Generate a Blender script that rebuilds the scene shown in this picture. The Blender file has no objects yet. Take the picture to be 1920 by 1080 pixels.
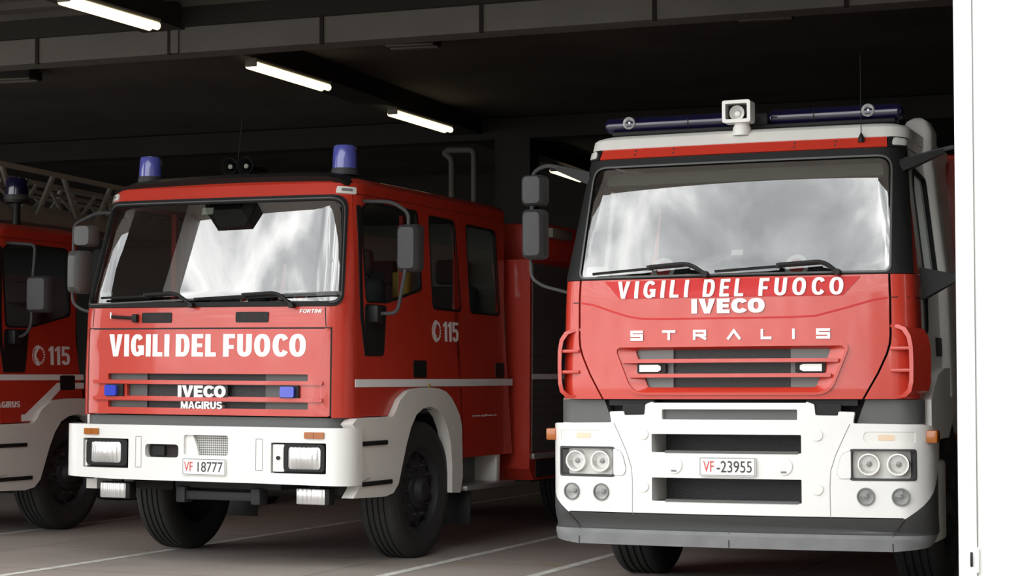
import bpy, bmesh, math, random
from mathutils import Vector, Matrix
R=math.radians; PI=math.pi
sc=bpy.context.scene; C=sc.collection
# ------------------------------------------------------------------ camera, sky, exposure
cam=bpy.data.objects.new('camera',bpy.data.cameras.new('camera')); C.objects.link(cam); sc.camera=cam
cam.data.sensor_width=36; cam.data.lens=36*3632.2/1920; cam.data.clip_end=300
cam.location=(3.1737,-11.7381,1.378); cam.rotation_euler=(R(90+2.607),0,R(21.5532))
sc.view_settings.view_transform='Standard'; sc.view_settings.look='None'
sc.view_settings.exposure=0.0; sc.view_settings.gamma=1.0; sc.view_settings.use_curve_mapping=False
SKY=3.5
def make_world():
    w=bpy.data.worlds.new('overcast_sky'); sc.world=w; w.use_nodes=True; nt=w.node_tree; N=nt.nodes; L=nt.links
    N.clear(); out=N.new('ShaderNodeOutputWorld'); bg=N.new('ShaderNodeBackground'); L.new(bg.outputs[0],out.inputs[0])
    tc=N.new('ShaderNodeTexCoord'); sep=N.new('ShaderNodeSeparateXYZ'); L.new(tc.outputs['Generated'],sep.inputs[0])
    mx=N.new('ShaderNodeMath'); mx.operation='MAXIMUM'; L.new(sep.outputs['Z'],mx.inputs[0]); mx.inputs[1].default_value=0
    ad=N.new('ShaderNodeMath'); ad.operation='ADD'; L.new(mx.outputs[0],ad.inputs[0]); ad.inputs[1].default_value=.18
    dx=N.new('ShaderNodeMath'); dx.operation='DIVIDE'; L.new(sep.outputs['X'],dx.inputs[0]); L.new(ad.outputs[0],dx.inputs[1])
    dy=N.new('ShaderNodeMath'); dy.operation='DIVIDE'; L.new(sep.outputs['Y'],dy.inputs[0]); L.new(ad.outputs[0],dy.inputs[1])
    cb=N.new('ShaderNodeCombineXYZ'); L.new(dx.outputs[0],cb.inputs[0]); L.new(dy.outputs[0],cb.inputs[1])
    no=N.new('ShaderNodeTexNoise'); L.new(cb.outputs[0],no.inputs['Vector'])
    no.inputs['Scale'].default_value=6.0; no.inputs['Detail'].default_value=7; no.inputs['Roughness'].default_value=.5; no.inputs['Distortion'].default_value=.5
    cr=N.new('ShaderNodeValToRGB'); L.new(no.outputs['Fac'],cr.inputs[0]); e=cr.color_ramp
    e.elements[0].position=.36; e.elements[0].color=(.58,.60,.62,1); e.elements[1].position=.66; e.elements[1].color=(1.75,1.75,1.72,1)
    k=e.elements.new(.5); k.color=(.85,.87,.88,1)
    L.new(cr.outputs[0],bg.inputs['Color']); bg.inputs['Strength'].default_value=SKY
make_world()
# ------------------------------------------------------------------ materials
def pm(name,col,rough=.5,metal=0,coat=0,bump=None,var=None,emit=None,spec=None,coatr=.04):
    m=bpy.data.materials.new(name); m.use_nodes=True; nt=m.node_tree; b=nt.nodes['Principled BSDF']
    b.inputs['Base Color'].default_value=(*col,1); b.inputs['Roughness'].default_value=rough; b.inputs['Metallic'].default_value=metal
    b.inputs['Coat Weight'].default_value=coat; b.inputs['Coat Roughness'].default_value=coatr
    if spec is not None: b.inputs['Specular IOR Level'].default_value=spec
    tc=nt.nodes.new('ShaderNodeTexCoord')
    if var:                     # (scale, amount): gentle mottling
        no=nt.nodes.new('ShaderNodeTexNoise'); no.inputs['Scale'].default_value=var[0]; no.inputs['Detail'].default_value=5
        nt.links.new(tc.outputs['Object'],no.inputs['Vector'])
        cr=nt.nodes.new('ShaderNodeValToRGB'); nt.links.new(no.outputs['Fac'],cr.inputs[0]); a=var[1]
        cr.color_ramp.elements[0].position=.3; cr.color_ramp.elements[1].position=.7
        cr.color_ramp.elements[0].color=tuple(c*(1-a) for c in col)+(1,); cr.color_ramp.elements[1].color=tuple(min(1,c*(1+a)) for c in col)+(1,)
        nt.links.new(cr.outputs[0],b.inputs['Base Color'])
    if bump:                    # (scale, strength)
        no=nt.nodes.new('ShaderNodeTexNoise'); no.inputs['Scale'].default_value=bump[0]; no.inputs['Detail'].default_value=3
        nt.links.new(tc.outputs['Object'],no.inputs['Vector'])
        bp=nt.nodes.new('ShaderNodeBump'); bp.inputs['Strength'].default_value=bump[1]; bp.inputs['Distance'].default_value=.01
        nt.links.new(no.outputs['Fac'],bp.inputs['Height']); nt.links.new(bp.outputs[0],b.inputs['Normal'])
    if emit: b.inputs['Emission Color'].default_value=(*emit[0],1); b.inputs['Emission Strength'].default_value=emit[1]
    return m
def wave_bump(m,scale,strength,axis='X'):
    nt=m.node_tree; b=nt.nodes['Principled BSDF']; tc=nt.nodes.new('ShaderNodeTexCoord'); w=nt.nodes.new('ShaderNodeTexWave')
    w.bands_direction=axis; w.inputs['Scale'].default_value=scale; nt.links.new(tc.outputs['Object'],w.inputs['Vector'])
    bp=nt.nodes.new('ShaderNodeBump'); bp.inputs['Strength'].default_value=strength; bp.inputs['Distance'].default_value=.01
    nt.links.new(w.outputs['Fac'],bp.inputs['Height']); nt.links.new(bp.outputs[0],b.inputs['Normal'])
    return m
def pane(name,gain,base,tint=(1,1,1),rough=0.0):
    """clear pane: Fresnel mix of a mirror and see-through"""
    m=bpy.data.materials.new(name); m.use_nodes=True; nt=m.node_tree; N=nt.nodes; L=nt.links; N.clear()
    o=N.new('ShaderNodeOutputMaterial'); mix=N.new('ShaderNodeMixShader'); tr=N.new('ShaderNodeBsdfTransparent'); gl=N.new('ShaderNodeBsdfGlossy')
    tr.inputs[0].default_value=(*tint,1); gl.inputs['Roughness'].default_value=rough
    lw=N.new('ShaderNodeLayerWeight'); lw.inputs['Blend'].default_value=.5
    pw=N.new('ShaderNodeMath'); pw.operation='POWER'; pw.inputs[1].default_value=5; L.new(lw.outputs['Facing'],pw.inputs[0])
    ma=N.new('ShaderNodeMath'); ma.operation='MULTIPLY_ADD'; ma.use_clamp=True; ma.inputs[1].default_value=gain; ma.inputs[2].default_value=base; L.new(pw.outputs[0],ma.inputs[0])
    L.new(ma.outputs[0],mix.inputs[0]); L.new(tr.outputs[0],mix.inputs[1]); L.new(gl.outputs[0],mix.inputs[2]); L.new(mix.outputs[0],o.inputs[0])
    return m
M=dict(
 red=pm('red_paint',(.50,.034,.017),.38,coat=.6,coatr=.06,var=(1.5,.05)),
 decal=pm('red_vinyl',(.50,.012,.012),.6),
 white=pm('white_paint',(.74,.735,.71),.35,coat=.3,var=(3,.02)),
 cream=pm('cream_paint',(.72,.705,.665),.4,coat=.2,var=(3,.03)),
 letter=pm('white_lettering',(.85,.85,.84),.5),
 silver=pm('silver_lettering',(.80,.80,.80),.28,metal=.55),
 black=pm('black_plastic',(.012,.012,.012),.5,spec=.25),
 rubber=pm('black_rubber',(.012,.012,.012),.6,spec=.2),
 grey=pm('grey_plastic',(.085,.088,.085),.5,bump=(300,.1)),
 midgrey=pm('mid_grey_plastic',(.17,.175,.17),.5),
 gap=pm('dark_gap',(.012,.006,.006),.7),
 mesh=pm('dark_mesh',(.02,.02,.021),.55,bump=(90,.4)),
 tyre=pm('tyre_rubber',(.020,.020,.020),.75,bump=(40,.2)),
 rim=pm('dark_wheel_paint',(.018,.018,.02),.6,var=(12,.3)),
 chrome=pm('chrome',(.85,.85,.83),.12,metal=1),
 refl=pm('reflector',(.85,.85,.83),.3,metal=.6),
 amber=pm('amber_lens',(.36,.10,.010),.25,coat=.5),
 blue=pm('blue_lens',(.035,.06,.52),.2,coat=.6),
 bluedome=pm('blue_dome',(.09,.10,.42),.16,coat=.8),
 lightbar=pm('lightbar_lens',(.006,.005,.032),.15,coat=.8),
 lens=wave_bump(pm('fluted_glass',(.62,.62,.61),.2,metal=.55,coat=.6),9,.35),
 clearlens=pane('clear_lens',.9,.07,(.97,.97,.97)),
 wind=pane('windscreen_glass',.8,.21,(.42,.45,.43)),
 side=pane('side_glass',.9,.06,(.60,.63,.62)),
 dash=pm('dark_interior',(.03,.03,.03),.7),
 headliner=pm('headliner',(.22,.23,.20),.9),
 seat=pm('seat_fabric',(.05,.055,.06),.9,bump=(80,.3)),
 yellow=pm('yellow_gear',(.45,.30,.05),.7),
 redin=pm('red_strap',(.5,.03,.03),.6),
 plate=pm('plate_white',(.80,.80,.78),.4),
 pred=pm('plate_red',(.60,.05,.04),.5),
 pblk=pm('plate_black',(.03,.03,.03),.5),
 shutter=wave_bump(pm('roller_shutter',(.13,.135,.13),.45,metal=.3),4.5,.8,'Z'),
 alu=pm('worn_aluminium',(.30,.30,.29),.45,metal=.5,bump=(60,.3)),
 ladder=pm('ladder_alloy',(.34,.34,.31),.5,metal=.3),
 chassis=pm('chassis_black',(.015,.015,.015),.7),
 mirror=pm('mirror_housing',(.045,.045,.047),.5,spec=.3),
 paleplastic=pm('pale_lens_plastic',(.72,.72,.68),.25,coat=.5),
 post=pm('white_steel',(.82,.83,.82),.5,var=(1.5,.015),bump=(30,.03)),
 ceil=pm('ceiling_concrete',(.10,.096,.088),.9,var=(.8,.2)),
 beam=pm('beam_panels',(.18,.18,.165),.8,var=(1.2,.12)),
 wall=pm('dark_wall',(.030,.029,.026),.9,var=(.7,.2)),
 pipe=pm('pipe_metal',(.13,.12,.11),.6),
 tube=pm('fluorescent_tube',(1,1,1),.5,emit=((1.0,.84,.52),1.9)),
 fix=pm('fixture_white',(.22,.21,.18),.6),
 skirt=pm('shaded_skirt_plastic',(.055,.056,.056),.5,bump=(300,.08)),  # darker copy of the skirt plastic, shade of the upper band painted in
 grey_lit=pm('lit_grey_plastic',(.155,.16,.16),.5,var=(6,.15)),  # paler copy of the skirt plastic, light on the lower lip painted in
 amber_pale=pm('amber_bulb',(.74,.56,.40),.3,coat=.4),
 line=pm('line_paint',(.62,.61,.57),.8,var=(9,.25)),
 yline=pm('yellow_paint',(.42,.30,.10),.8,var=(9,.3)),
)
def floor_mat():
    m=bpy.data.materials.new('worn_concrete'); m.use_nodes=True; nt=m.node_tree; N=nt.nodes; L=nt.links; b=N['Principled BSDF']
    tc=N.new('ShaderNodeTexCoord'); n1=N.new('ShaderNodeTexNoise'); n1.inputs['Scale'].default_value=.7; n1.inputs['Detail'].default_value=8; n1.inputs['Roughness'].default_value=.65
    n2=N.new('ShaderNodeTexNoise'); n2.inputs['Scale'].default_value=60; n2.inputs['Detail'].default_value=4
    L.new(tc.outputs['Object'],n1.inputs['Vector']); L.new(tc.outputs['Object'],n2.inputs['Vector'])
    cr=N.new('ShaderNodeValToRGB'); L.new(n1.outputs['Fac'],cr.inputs[0]); e=cr.color_ramp
    e.elements[0].position=.3; e.elements[0].color=(.33,.285,.255,1); e.elements[1].position=.7; e.elements[1].color=(.47,.415,.375,1)
    mx=N.new('ShaderNodeMix'); mx.data_type='RGBA'; mx.blend_type='MULTIPLY'; mx.inputs['Factor'].default_value=.35
    L.new(cr.outputs[0],mx.inputs['A']); L.new(n2.outputs['Color'],mx.inputs['B']); L.new(mx.outputs['Result'],b.inputs['Base Color'])
    # slab joints
    br=N.new('ShaderNodeTexBrick'); br.offset=0; br.inputs['Scale'].default_value=1; br.inputs['Brick Width'].default_value=3.1; br.inputs['Row Height'].default_value=1.55
    br.inputs['Mortar Size'].default_value=.008; br.inputs['Color1'].default_value=(1,1,1,1); br.inputs['Color2'].default_value=(.93,.93,.93,1); br.inputs['Mortar'].default_value=(.45,.43,.42,1)
    L.new(tc.outputs['Object'],br.inputs['Vector'])
    m2=N.new('ShaderNodeMix'); m2.data_type='RGBA'; m2.blend_type='MULTIPLY'; m2.inputs['Factor'].default_value=1
    L.new(mx.outputs['Result'],m2.inputs['A']); L.new(br.outputs['Color'],m2.inputs['B']); L.new(m2.outputs['Result'],b.inputs['Base Color'])
    b.inputs['Roughness'].default_value=.62
    bp=N.new('ShaderNodeBump'); bp.inputs['Strength'].default_value=.25; bp.inputs['Distance'].default_value=.01; L.new(n2.outputs['Fac'],bp.inputs['Height']); L.new(bp.outputs[0],b.inputs['Normal'])
    return m
M['floor']=floor_mat()
# ------------------------------------------------------------------ mesh helpers
def obj(name,bm,mat,parent=None,ang=38,recalc=True):
    if recalc: bmesh.ops.recalc_face_normals(bm,faces=bm.faces[:])
    ca=R(ang)
    for f in bm.faces: f.smooth=True
    for e in bm.edges:
        if len(e.link_faces)==2 and e.calc_face_angle(0)>ca: e.smooth=False
    me=bpy.data.meshes.new(name); bm.to_mesh(me); bm.free(); me.materials.append(M[mat] if isinstance(mat,str) else mat)
    o=bpy.data.objects.new(name,me); C.objects.link(o)
    if parent: o.parent=parent
    return o
def label(o,text): o['label']=text; return o
def thing(name,text,cat,loc=(0,0,0),rot=(0,0,0),group=None):
    o=bpy.data.objects.new(name,None); C.objects.link(o); o.location=loc; o.rotation_euler=rot; o.empty_display_size=.2
    o['label']=text; o['category']=cat; o['kind']='thing'
    if group: o['group']=group
    return o
def struct(o,text=None,cat=None):
    o['kind']='structure'
    if text: o['label']=text
    if cat: o['category']=cat
    return o
def new(): return bmesh.new()
def add_box(bm,a,b,bev=0,seg=2,rot=None):
    """box between corners a and b"""
    c=[(a[i]+b[i])/2 for i in range(3)]; s=[abs(b[i]-a[i]) for i in range(3)]
    mat=Matrix.Translation(c)
    if rot: mat=mat@rot
    r=bmesh.ops.create_cube(bm,size=1,matrix=mat@Matrix.Diagonal((*s,1)))
    if bev:
        es={e for v in r['verts'] for e in v.link_edges}
        bmesh.ops.bevel(bm,geom=list(es),offset=min(bev,min(s)*.49),segments=seg,affect='EDGES',profile=.5)
def add_cyl(bm,p,q,r0,r1=None,seg=20,caps=True):
    p,q=Vector(p),Vector(q); d=q-p; r1=r0 if r1 is None else r1
    m=Matrix.Translation((p+q)/2)@d.to_track_quat('Z','Y').to_matrix().to_4x4()
    bmesh.ops.create_cone(bm,cap_ends=caps,segments=seg,radius1=r0,radius2=r1,depth=d.length,matrix=m)
def add_tube(bm,path,r,seg=10):
    """round bar along a polyline"""
    P=[Vector(p) for p in path]; rings=[]; up=None
    for i,p in enumerate(P):
        d=((P[min(i+1,len(P)-1)]-p).normalized()+(p-P[max(i-1,0)]).normalized())
        d=d.normalized() if d.length>1e-6 else Vector((0,0,1))
        if up is None: up=d.orthogonal().normalized()
        up=(up-d*up.dot(d)).normalized(); s=d.cross(up)
        k=1.0
        if 0<i<len(P)-1:
            k=1/max(.5,math.cos((P[i+1]-p).angle(p-P[i-1])/2))
        rings.append([bm.verts.new(p+(up*math.cos(a)+s*math.sin(a))*r*k) for a in (2*PI*j/seg for j in range(seg))])
    for A,B in zip(rings,rings[1:]):
        for j in range(seg): bm.faces.new((A[j],A[(j+1)%seg],B[(j+1)%seg],B[j]))
    bm.faces.new(rings[0][::-1]); bm.faces.new(rings[-1])
def arc3(pts,rad,n=4):
    """round the inner corners of a 3-D polyline"""
    P=[Vector(p) for p in pts]; o=[P[0]]
    for i in range(1,len(P)-1):
        a=(P[i-1]-P[i]); b=(P[i+1]-P[i]); k=min(rad,a.length*.45,b.length*.45)
        A=P[i]+a.normalized()*k; B=P[i]+b.normalized()*k
        for j in range(n+1):
            t=j/n; o.append(A*(1-t)**2+P[i]*2*t*(1-t)+B*t*t)
    return o+[P[-1]]
def add_lathe(bm,prof,origin,axis,seg=28):
    """prof: (radius, distance along the axis)"""
    ax=Vector(axis).normalized(); m=Matrix.Translation(origin)@ax.to_track_quat('Z','Y').to_matrix().to_4x4(); rings=[]
    for r,h in prof:
        if r<1e-6: rings.append([bm.verts.new(m@Vector((0,0,h)))])
        else: rings.append([bm.verts.new(m@Vector((r*math.cos(2*PI*j/seg),r*math.sin(2*PI*j/seg),h))) for j in range(seg)])
    for A,B in zip(rings,rings[1:]):
        for j in range(seg):
            k=(j+1)%seg
            if len(A)==1 and len(B)==1: continue
            if len(A)==1: bm.faces.new((A[0],B[j],B[k]))
            elif len(B)==1: bm.faces.new((A[j],A[k],B[0]))
            else: bm.faces.new((A[j],A[k],B[k],B[j]))
def rp(pts,r=.02,n=4):
    """round a 2-D polygon's corners; a point may carry its own radius as third entry"""
    o=[]; L=len(pts)
    for i in range(L):
        p=Vector(pts[i][:2]); a=Vector(pts[i-1][:2])-p; b=Vector(pts[(i+1)%L][:2])-p
        rr=pts[i][2] if len(pts[i])>2 else r
        if rr<=0 or a.length<1e-6 or b.length<1e-6: o.append(tuple(p)); continue
        k=min(rr,a.length*.49,b.length*.49); A=p+a.normalized()*k; B=p+b.normalized()*k
        for j in range(n+1):
            t=j/n; q=A*(1-t)**2+p*2*t*(1-t)+B*t*t; o.append((q.x,q.y))
    return o
def rect(x0,x1,z0,z1,r=0,n=4):
    q=[(x0,z0),(x1,z0),(x1,z1),(x0,z1)]; return rp(q,r,n) if r else q
def circ(x,z,r,n=24,ry=None): return [(x+r*math.cos(2*PI*i/n),z+(ry or r)*math.sin(2*PI*i/n)) for i in range(n)]
def mir(l): return [(-p[0],)+tuple(p[1:]) for p in reversed(l)]
def sym(l): return list(l)+mir(l)          # right half, listed from one end of the centre line to the other
def flat(loops):
    """2-D filled outline with holes, as bmesh in the x-y plane"""
    bm=bmesh.new(); E=[]
    for l in loops:
        V=[bm.verts.new((p[0],p[1],0)) for p in l]
        for i in range(len(V)):
            E.append(bm.edges.new((V[i],V[(i+1)%len(V)])))
    bmesh.ops.triangle_fill(bm,edges=E,use_beauty=True,normal=(0,0,1))
    return bm
def wrap(bm2,fn,d0,d1,step=.08,zstep=.12,back=False,into=None):
    """take a flat bmesh (t,z) and lay it on a surface fn(t,z,d), outer face at d1, rim down to d0"""
    xs=[v.co.x for v in bm2.verts]; zs=[v.co.y for v in bm2.verts]
    if step:
        for lo,hi,st,no in ((min(xs),max(xs),step,(1,0,0)),(min(zs),max(zs),zstep,(0,1,0))):
            k=math.ceil(lo/st+1e-4)
            while k*st<hi-1e-4:
                bmesh.ops.bisect_plane(bm2,geom=bm2.verts[:]+bm2.edges[:]+bm2.faces[:],dist=1e-5,plane_co=(k*st,k*st,0),plane_no=no); k+=1
    bm=into or bmesh.new(); T={}; B={}
    def top(v):
        if v not in T: T[v]=bm.verts.new(fn(v.co.x,v.co.y,d1))
        return T[v]
    def bot(v):
        if v not in B: B[v]=bm.verts.new(fn(v.co.x,v.co.y,d0))
        return B[v]
    for f in bm2.faces:
        if f.calc_area()<1e-10: continue
        bm.faces.new([top(v) for v in f.verts])
        if back: bm.faces.new([bot(v) for v in reversed(f.verts)])
    if abs(d1-d0)>1e-6:
        for e in bm2.edges:
            if len(e.link_faces)==1:
                a,b=e.verts
                try: bm.faces.new((top(a),bot(a),bot(b),top(b)))
                except ValueError: pass
    bm2.free(); return bm
def patch(name,parent,mat,fn,loops,d0=0,d1=0,step=.08,zstep=.12,back=False):
    bm=wrap(flat(loops),fn,d0,d1,step,zstep,back); return obj(name,bm,mat,parent)
def strip(name,parent,mat,fn,lines,w=.008,d=.0015):
    bm=bmesh.new()
    for l in lines:
        P=[Vector(p) for p in l]; A=[];B=[]
        for i,p in enumerate(P):
            t=(P[min(i+1,len(P)-1)]-P[max(i-1,0)]).normalized(); n=Vector((-t.y,t.x))*w/2; A.append(tuple(p+n)); B.append(tuple(p-n))
        wrap(flat([A+B[::-1]]),fn,d,d,into=bm)
    return obj(name,bm,mat,parent)
def text2d(s,x0,x1,z0,z1,bold=0.0,shear=0,space=1.0):
    cu=bpy.data.curves.new('t','FONT'); cu.body=s; cu.offset=bold; cu.resolution_u=6; cu.shear=shear; cu.space_character=space; cu.fill_mode='FRONT'
    o=bpy.data.objects.new('t',cu); C.objects.link(o); dg=bpy.context.evaluated_depsgraph_get(); dg.update()
    me=bpy.data.meshes.new_from_object(o.evaluated_get(dg)); bm=bmesh.new(); bm.from_mesh(me)
    bpy.data.objects.remove(o); bpy.data.curves.remove(cu); bpy.data.meshes.remove(me)
    bmesh.ops.remove_doubles(bm,verts=bm.verts[:],dist=1e-5)
    xs=[v.co.x for v in bm.verts]; ys=[v.co.y for v in bm.verts]; a,b,c,d=min(xs),max(xs),min(ys),max(ys)
    for v in bm.verts: v.co=Vector((x0+(v.co.x-a)/(b-a)*(x1-x0), z0+(v.co.y-c)/(d-c)*(z1-z0),0))
    return bm
def lettering(name,parent,mat,fn,items,d0=0,d1=.004,step=.12):
    bm=bmesh.new()
    for it in items:
        s,x0,x1,z0,z1=it[:5]; kw=it[5] if len(it)>5 else {}
        wrap(text2d(s,x0,x1,z0,z1,**kw),fn,d0,d1,step,.2,into=bm)
    return obj(name,bm,mat,parent)
def band2(cx,cz,rx,rz,sx,sy,a0,a1,n=18,p=2.3):
    """thick arc: outer radii rx, rz, strokes sx (sideways) and sy (up-down)"""
    def pt(a,x,z):
        c,q=math.cos(a),math.sin(a); return (cx+x*math.copysign(abs(c)**(2/p),c),cz+z*math.copysign(abs(q)**(2/p),q))
    A=[R(a0+(a1-a0)*i/n) for i in range(n+1)]
    return [[pt(a,rx,rz) for a in A]+[pt(a,rx-sx,rz-sy) for a in reversed(A)]]
def glyph_block(ch,s,y):
    """heavy grotesque capital, 1 high: (width, [outlines])"""
    q=lambda a,b,c,d:[rect(a,b,c,d)]
    if ch in 'I1':
        if ch=='1': return s*1.75,[q(s*.75,s*1.75,0,1),[[(s*.75,.98),(s*.75,.80),(0,.72),(0,.84)]]]
        return s,[q(0,s,0,1)]
    w={'V':.70,'G':.68,'L':.50,'D':.66,'E':.54,'F':.52,'U':.64,'O':.70,'C':.66,'A':.72,'M':.80,'R':.66,'S':.62,'T':.58,'N':.66,'5':.60}[ch]
    if ch=='V': return w,[[[(0,1),(w/2-s*.5,0),(w/2+s*.5,0),(w,1),(w-s*1.05,1),(w/2,.27),(s*1.05,1)]]]
    if ch=='A': return w,[[[(0,0),(w/2-s*.5,1),(w/2+s*.5,1),(w,0),(w-s*1.02,0),(w-s*1.02-.05,.2),(s*1.02+.05,.2),(s*1.02,0)],[(w/2,.76),(w/2-.10,.37),(w/2+.10,.37)]]]
    if ch=='L': return w,[q(0,s,0,1),q(s,w,0,y)]
    if ch in 'EF': return w,[q(0,s,0,1),q(s,w,1-y,1),q(s,w*.92,.5-y*.45,.5+y*.45) if ch=='E' else q(s,w*.9,.42-y*.4,.42+y*.5)]+([q(s,w,0,y)] if ch=='E' else [])
    if ch=='T': return w,[q(w/2-s/2,w/2+s/2,0,1-y),q(0,w,1-y,1)]
    if ch=='N': return w,[q(0,s,0,1),q(w-s,w,0,1),[[(s,1),(s*.3,1),(w-s,0),(w-s*.3,0)]]]
    if ch=='M': return w,[q(0,s*.9,0,1),q(w-s*.9,w,0,1),[[(0,1),(s*1.0,1),(w/2,.42),(w-s,1),(w,1),(w/2+s*.38,0),(w/2-s*.38,0)]]]
    if ch=='O': return w,[[band2(w/2,.5,w/2,.5,s,y,0,348.75,31)[0][:32],band2(w/2,.5,w/2-s,.5-y,0,0,0,348.75,31)[0][:32]]]
    if ch=='C': return w-.05,[band2(.35,.5,.35,.5,s,y,33,327,26)]
    if ch=='G': return w,[band2(w/2,.5,w/2,.5,s,y,38,335,26),q(w-s*.95,w,.06,.50),q(w*.52,w-s*.95,.36,.50)]
    if ch=='U': return w,[q(0,s,.38,1),q(w-s,w,.38,1),band2(w/2,.38,w/2,.38,s,y,180,360,16)]
    if ch=='D': return w,[q(0,s,0,1),q(s,w*.5,1-y,1),q(s,w*.5,0,y),band2(w*.5,.5,w*.5,.5,s,y,-90,90,18)]
    if ch=='S': return w,[band2(w/2,.5+.25-y*.2,w/2,.25+y*.2+.0,s,y*.85,15,270,20),band2(w/2,.25+y*.2,w/2,.25+y*.2,s,y*.85,90,-165,20)]
    if ch=='R': return w,[q(0,s,0,1),q(s,w*.5,1-y,1),q(s,w*.5,.42,.42+y*.9),band2(w*.5,.71,w*.48,.29,s,y*.95,-90,90,14),[[(w*.38,.44),(w*.38+s,.44),(w,0),(w-s*1.1,0)]]]
    if ch=='5': return w,[q(s*.15,w*.95,1-y,1),q(s*.15,s*1.0,.48,1-y),band2(w*.48,.33,w*.50,.33,s,y,-160,118,20)]
def block(bm,txt,x0,x1,z0,z1,fn,s=.25,y=.19,gap=.10,space=.36,d0=0,d1=.004,shear=0):
    """lay a line of heavy capitals into the rectangle"""
    L=[]; x=0
    for c in txt:
        if c==' ': x+=space; continue
        w,g=glyph_block(c,s,y); L.append((x,g)); x+=w+gap
    x-=gap; k=(x1-x0)/x; h=z1-z0
    for ox,g in L:
        for loops in g: wrap(flat([[(x0+(p[0]+ox)*k+shear*h*p[1],z0+h*p[1]) for p in l] for l in loops]),fn,d0,d1,.12,.035,into=bm)
def block_text(name,parent,mat,fn,items,**kw):
    bm=bmesh.new()
    for it in items: block(bm,*it,fn,**kw)
    return obj(name,bm,mat,parent)
def plane_y(y): return lambda x,z,d: (x,y-d,z)          # faces the viewer
def plane_x(x): return lambda y,z,d: (x+d,y,z) if x>=0 else (x-d,y,z)
def lerp(tab,z):
    if z<=tab[0][0]: return tab[0][1]
    for (a,b),(c,d) in zip(tab,tab[1:]):
        if z<=c: return b+(d-b)*(z-a)/(c-a)
    return tab[-1][1]
class Surf:
    """cab skin: t runs along the plan outline from the front centre (0) round the corner to the side; z is height"""
    def __init__(s,F,W,bow,r): s.F,s.W,s.r=F,W,r; s.B=bow if isinstance(bow,list) else [(0,bow)]
    def raw(s,t,z):
        sg=-1 if t<0 else 1; t=abs(t); r=s.r; x0=lerp(s.W,z)-r; F=lerp(s.F,z); bow=lerp(s.B,z); yb=F+bow*x0*x0
        if t<=x0: return (sg*t,F+bow*t*t,z)
        L=r*PI/2; u=(t-x0)/L
        if u<=1:
            a=u*PI/2; return (sg*(x0+r*math.sin(a)),yb+r*(1-math.cos(a)),z)
        return (sg*(x0+r),yb+r+(t-x0-L),z)
    def ts(s,y,z):
        x0=lerp(s.W,z)-s.r; return x0+s.r*PI/2+(y-(lerp(s.F,z)+lerp(s.B,z)*x0*x0+s.r))
    def sd(s,pts): return [(s.ts(p[0],p[1]),p[1])+tuple(p[2:]) for p in pts]     # (y,z) side points -> (t,z)
    def side(s,sg=1): return lambda y,z,d: (lambda p:(sg*p[0],p[1],p[2]))(s(s.ts(y,z),z,d))
    def __call__(s,t,z,d=0.0):
        p=s.raw(t,z)
        if d==0: return p
        e=.004; a=s.raw(t+e,z); b=s.raw(t-e,z); c=s.raw(t,z+e); g=s.raw(t,z-e)
        A=Vector(a)-Vector(b); B=Vector(c)-Vector(g); n=A.cross(B).normalized()
        return tuple(Vector(p)+d*n)
def cap(name,parent,mat,S,z0,yback,steps,n=60):
    """crowned lid on the outline of S at z0; steps = (inset, z)"""
    tm=S.ts(yback,z0); base=[S.raw(-tm+2*tm*i/n,z0) for i in range(n+1)]
    cx,cy=0,(min(p[1] for p in base)+yback)/2; W=max(p[0] for p in base); D=(yback-min(p[1] for p in base))/2
    bm=bmesh.new(); rings=[]
    for ins,z in steps:
        rings.append([bm.verts.new((p[0]*(1-ins/W),cy+(p[1]-cy)*(1-ins/D),z)) for p in base])
    for A,B in zip(rings,rings[1:]):
        for j in range(n+1): bm.faces.new((A[j],A[(j+1)%(n+1)],B[(j+1)%(n+1)],B[j]))
    bm.faces.new(rings[-1]); return obj(name,bm,mat,parent)
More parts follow.
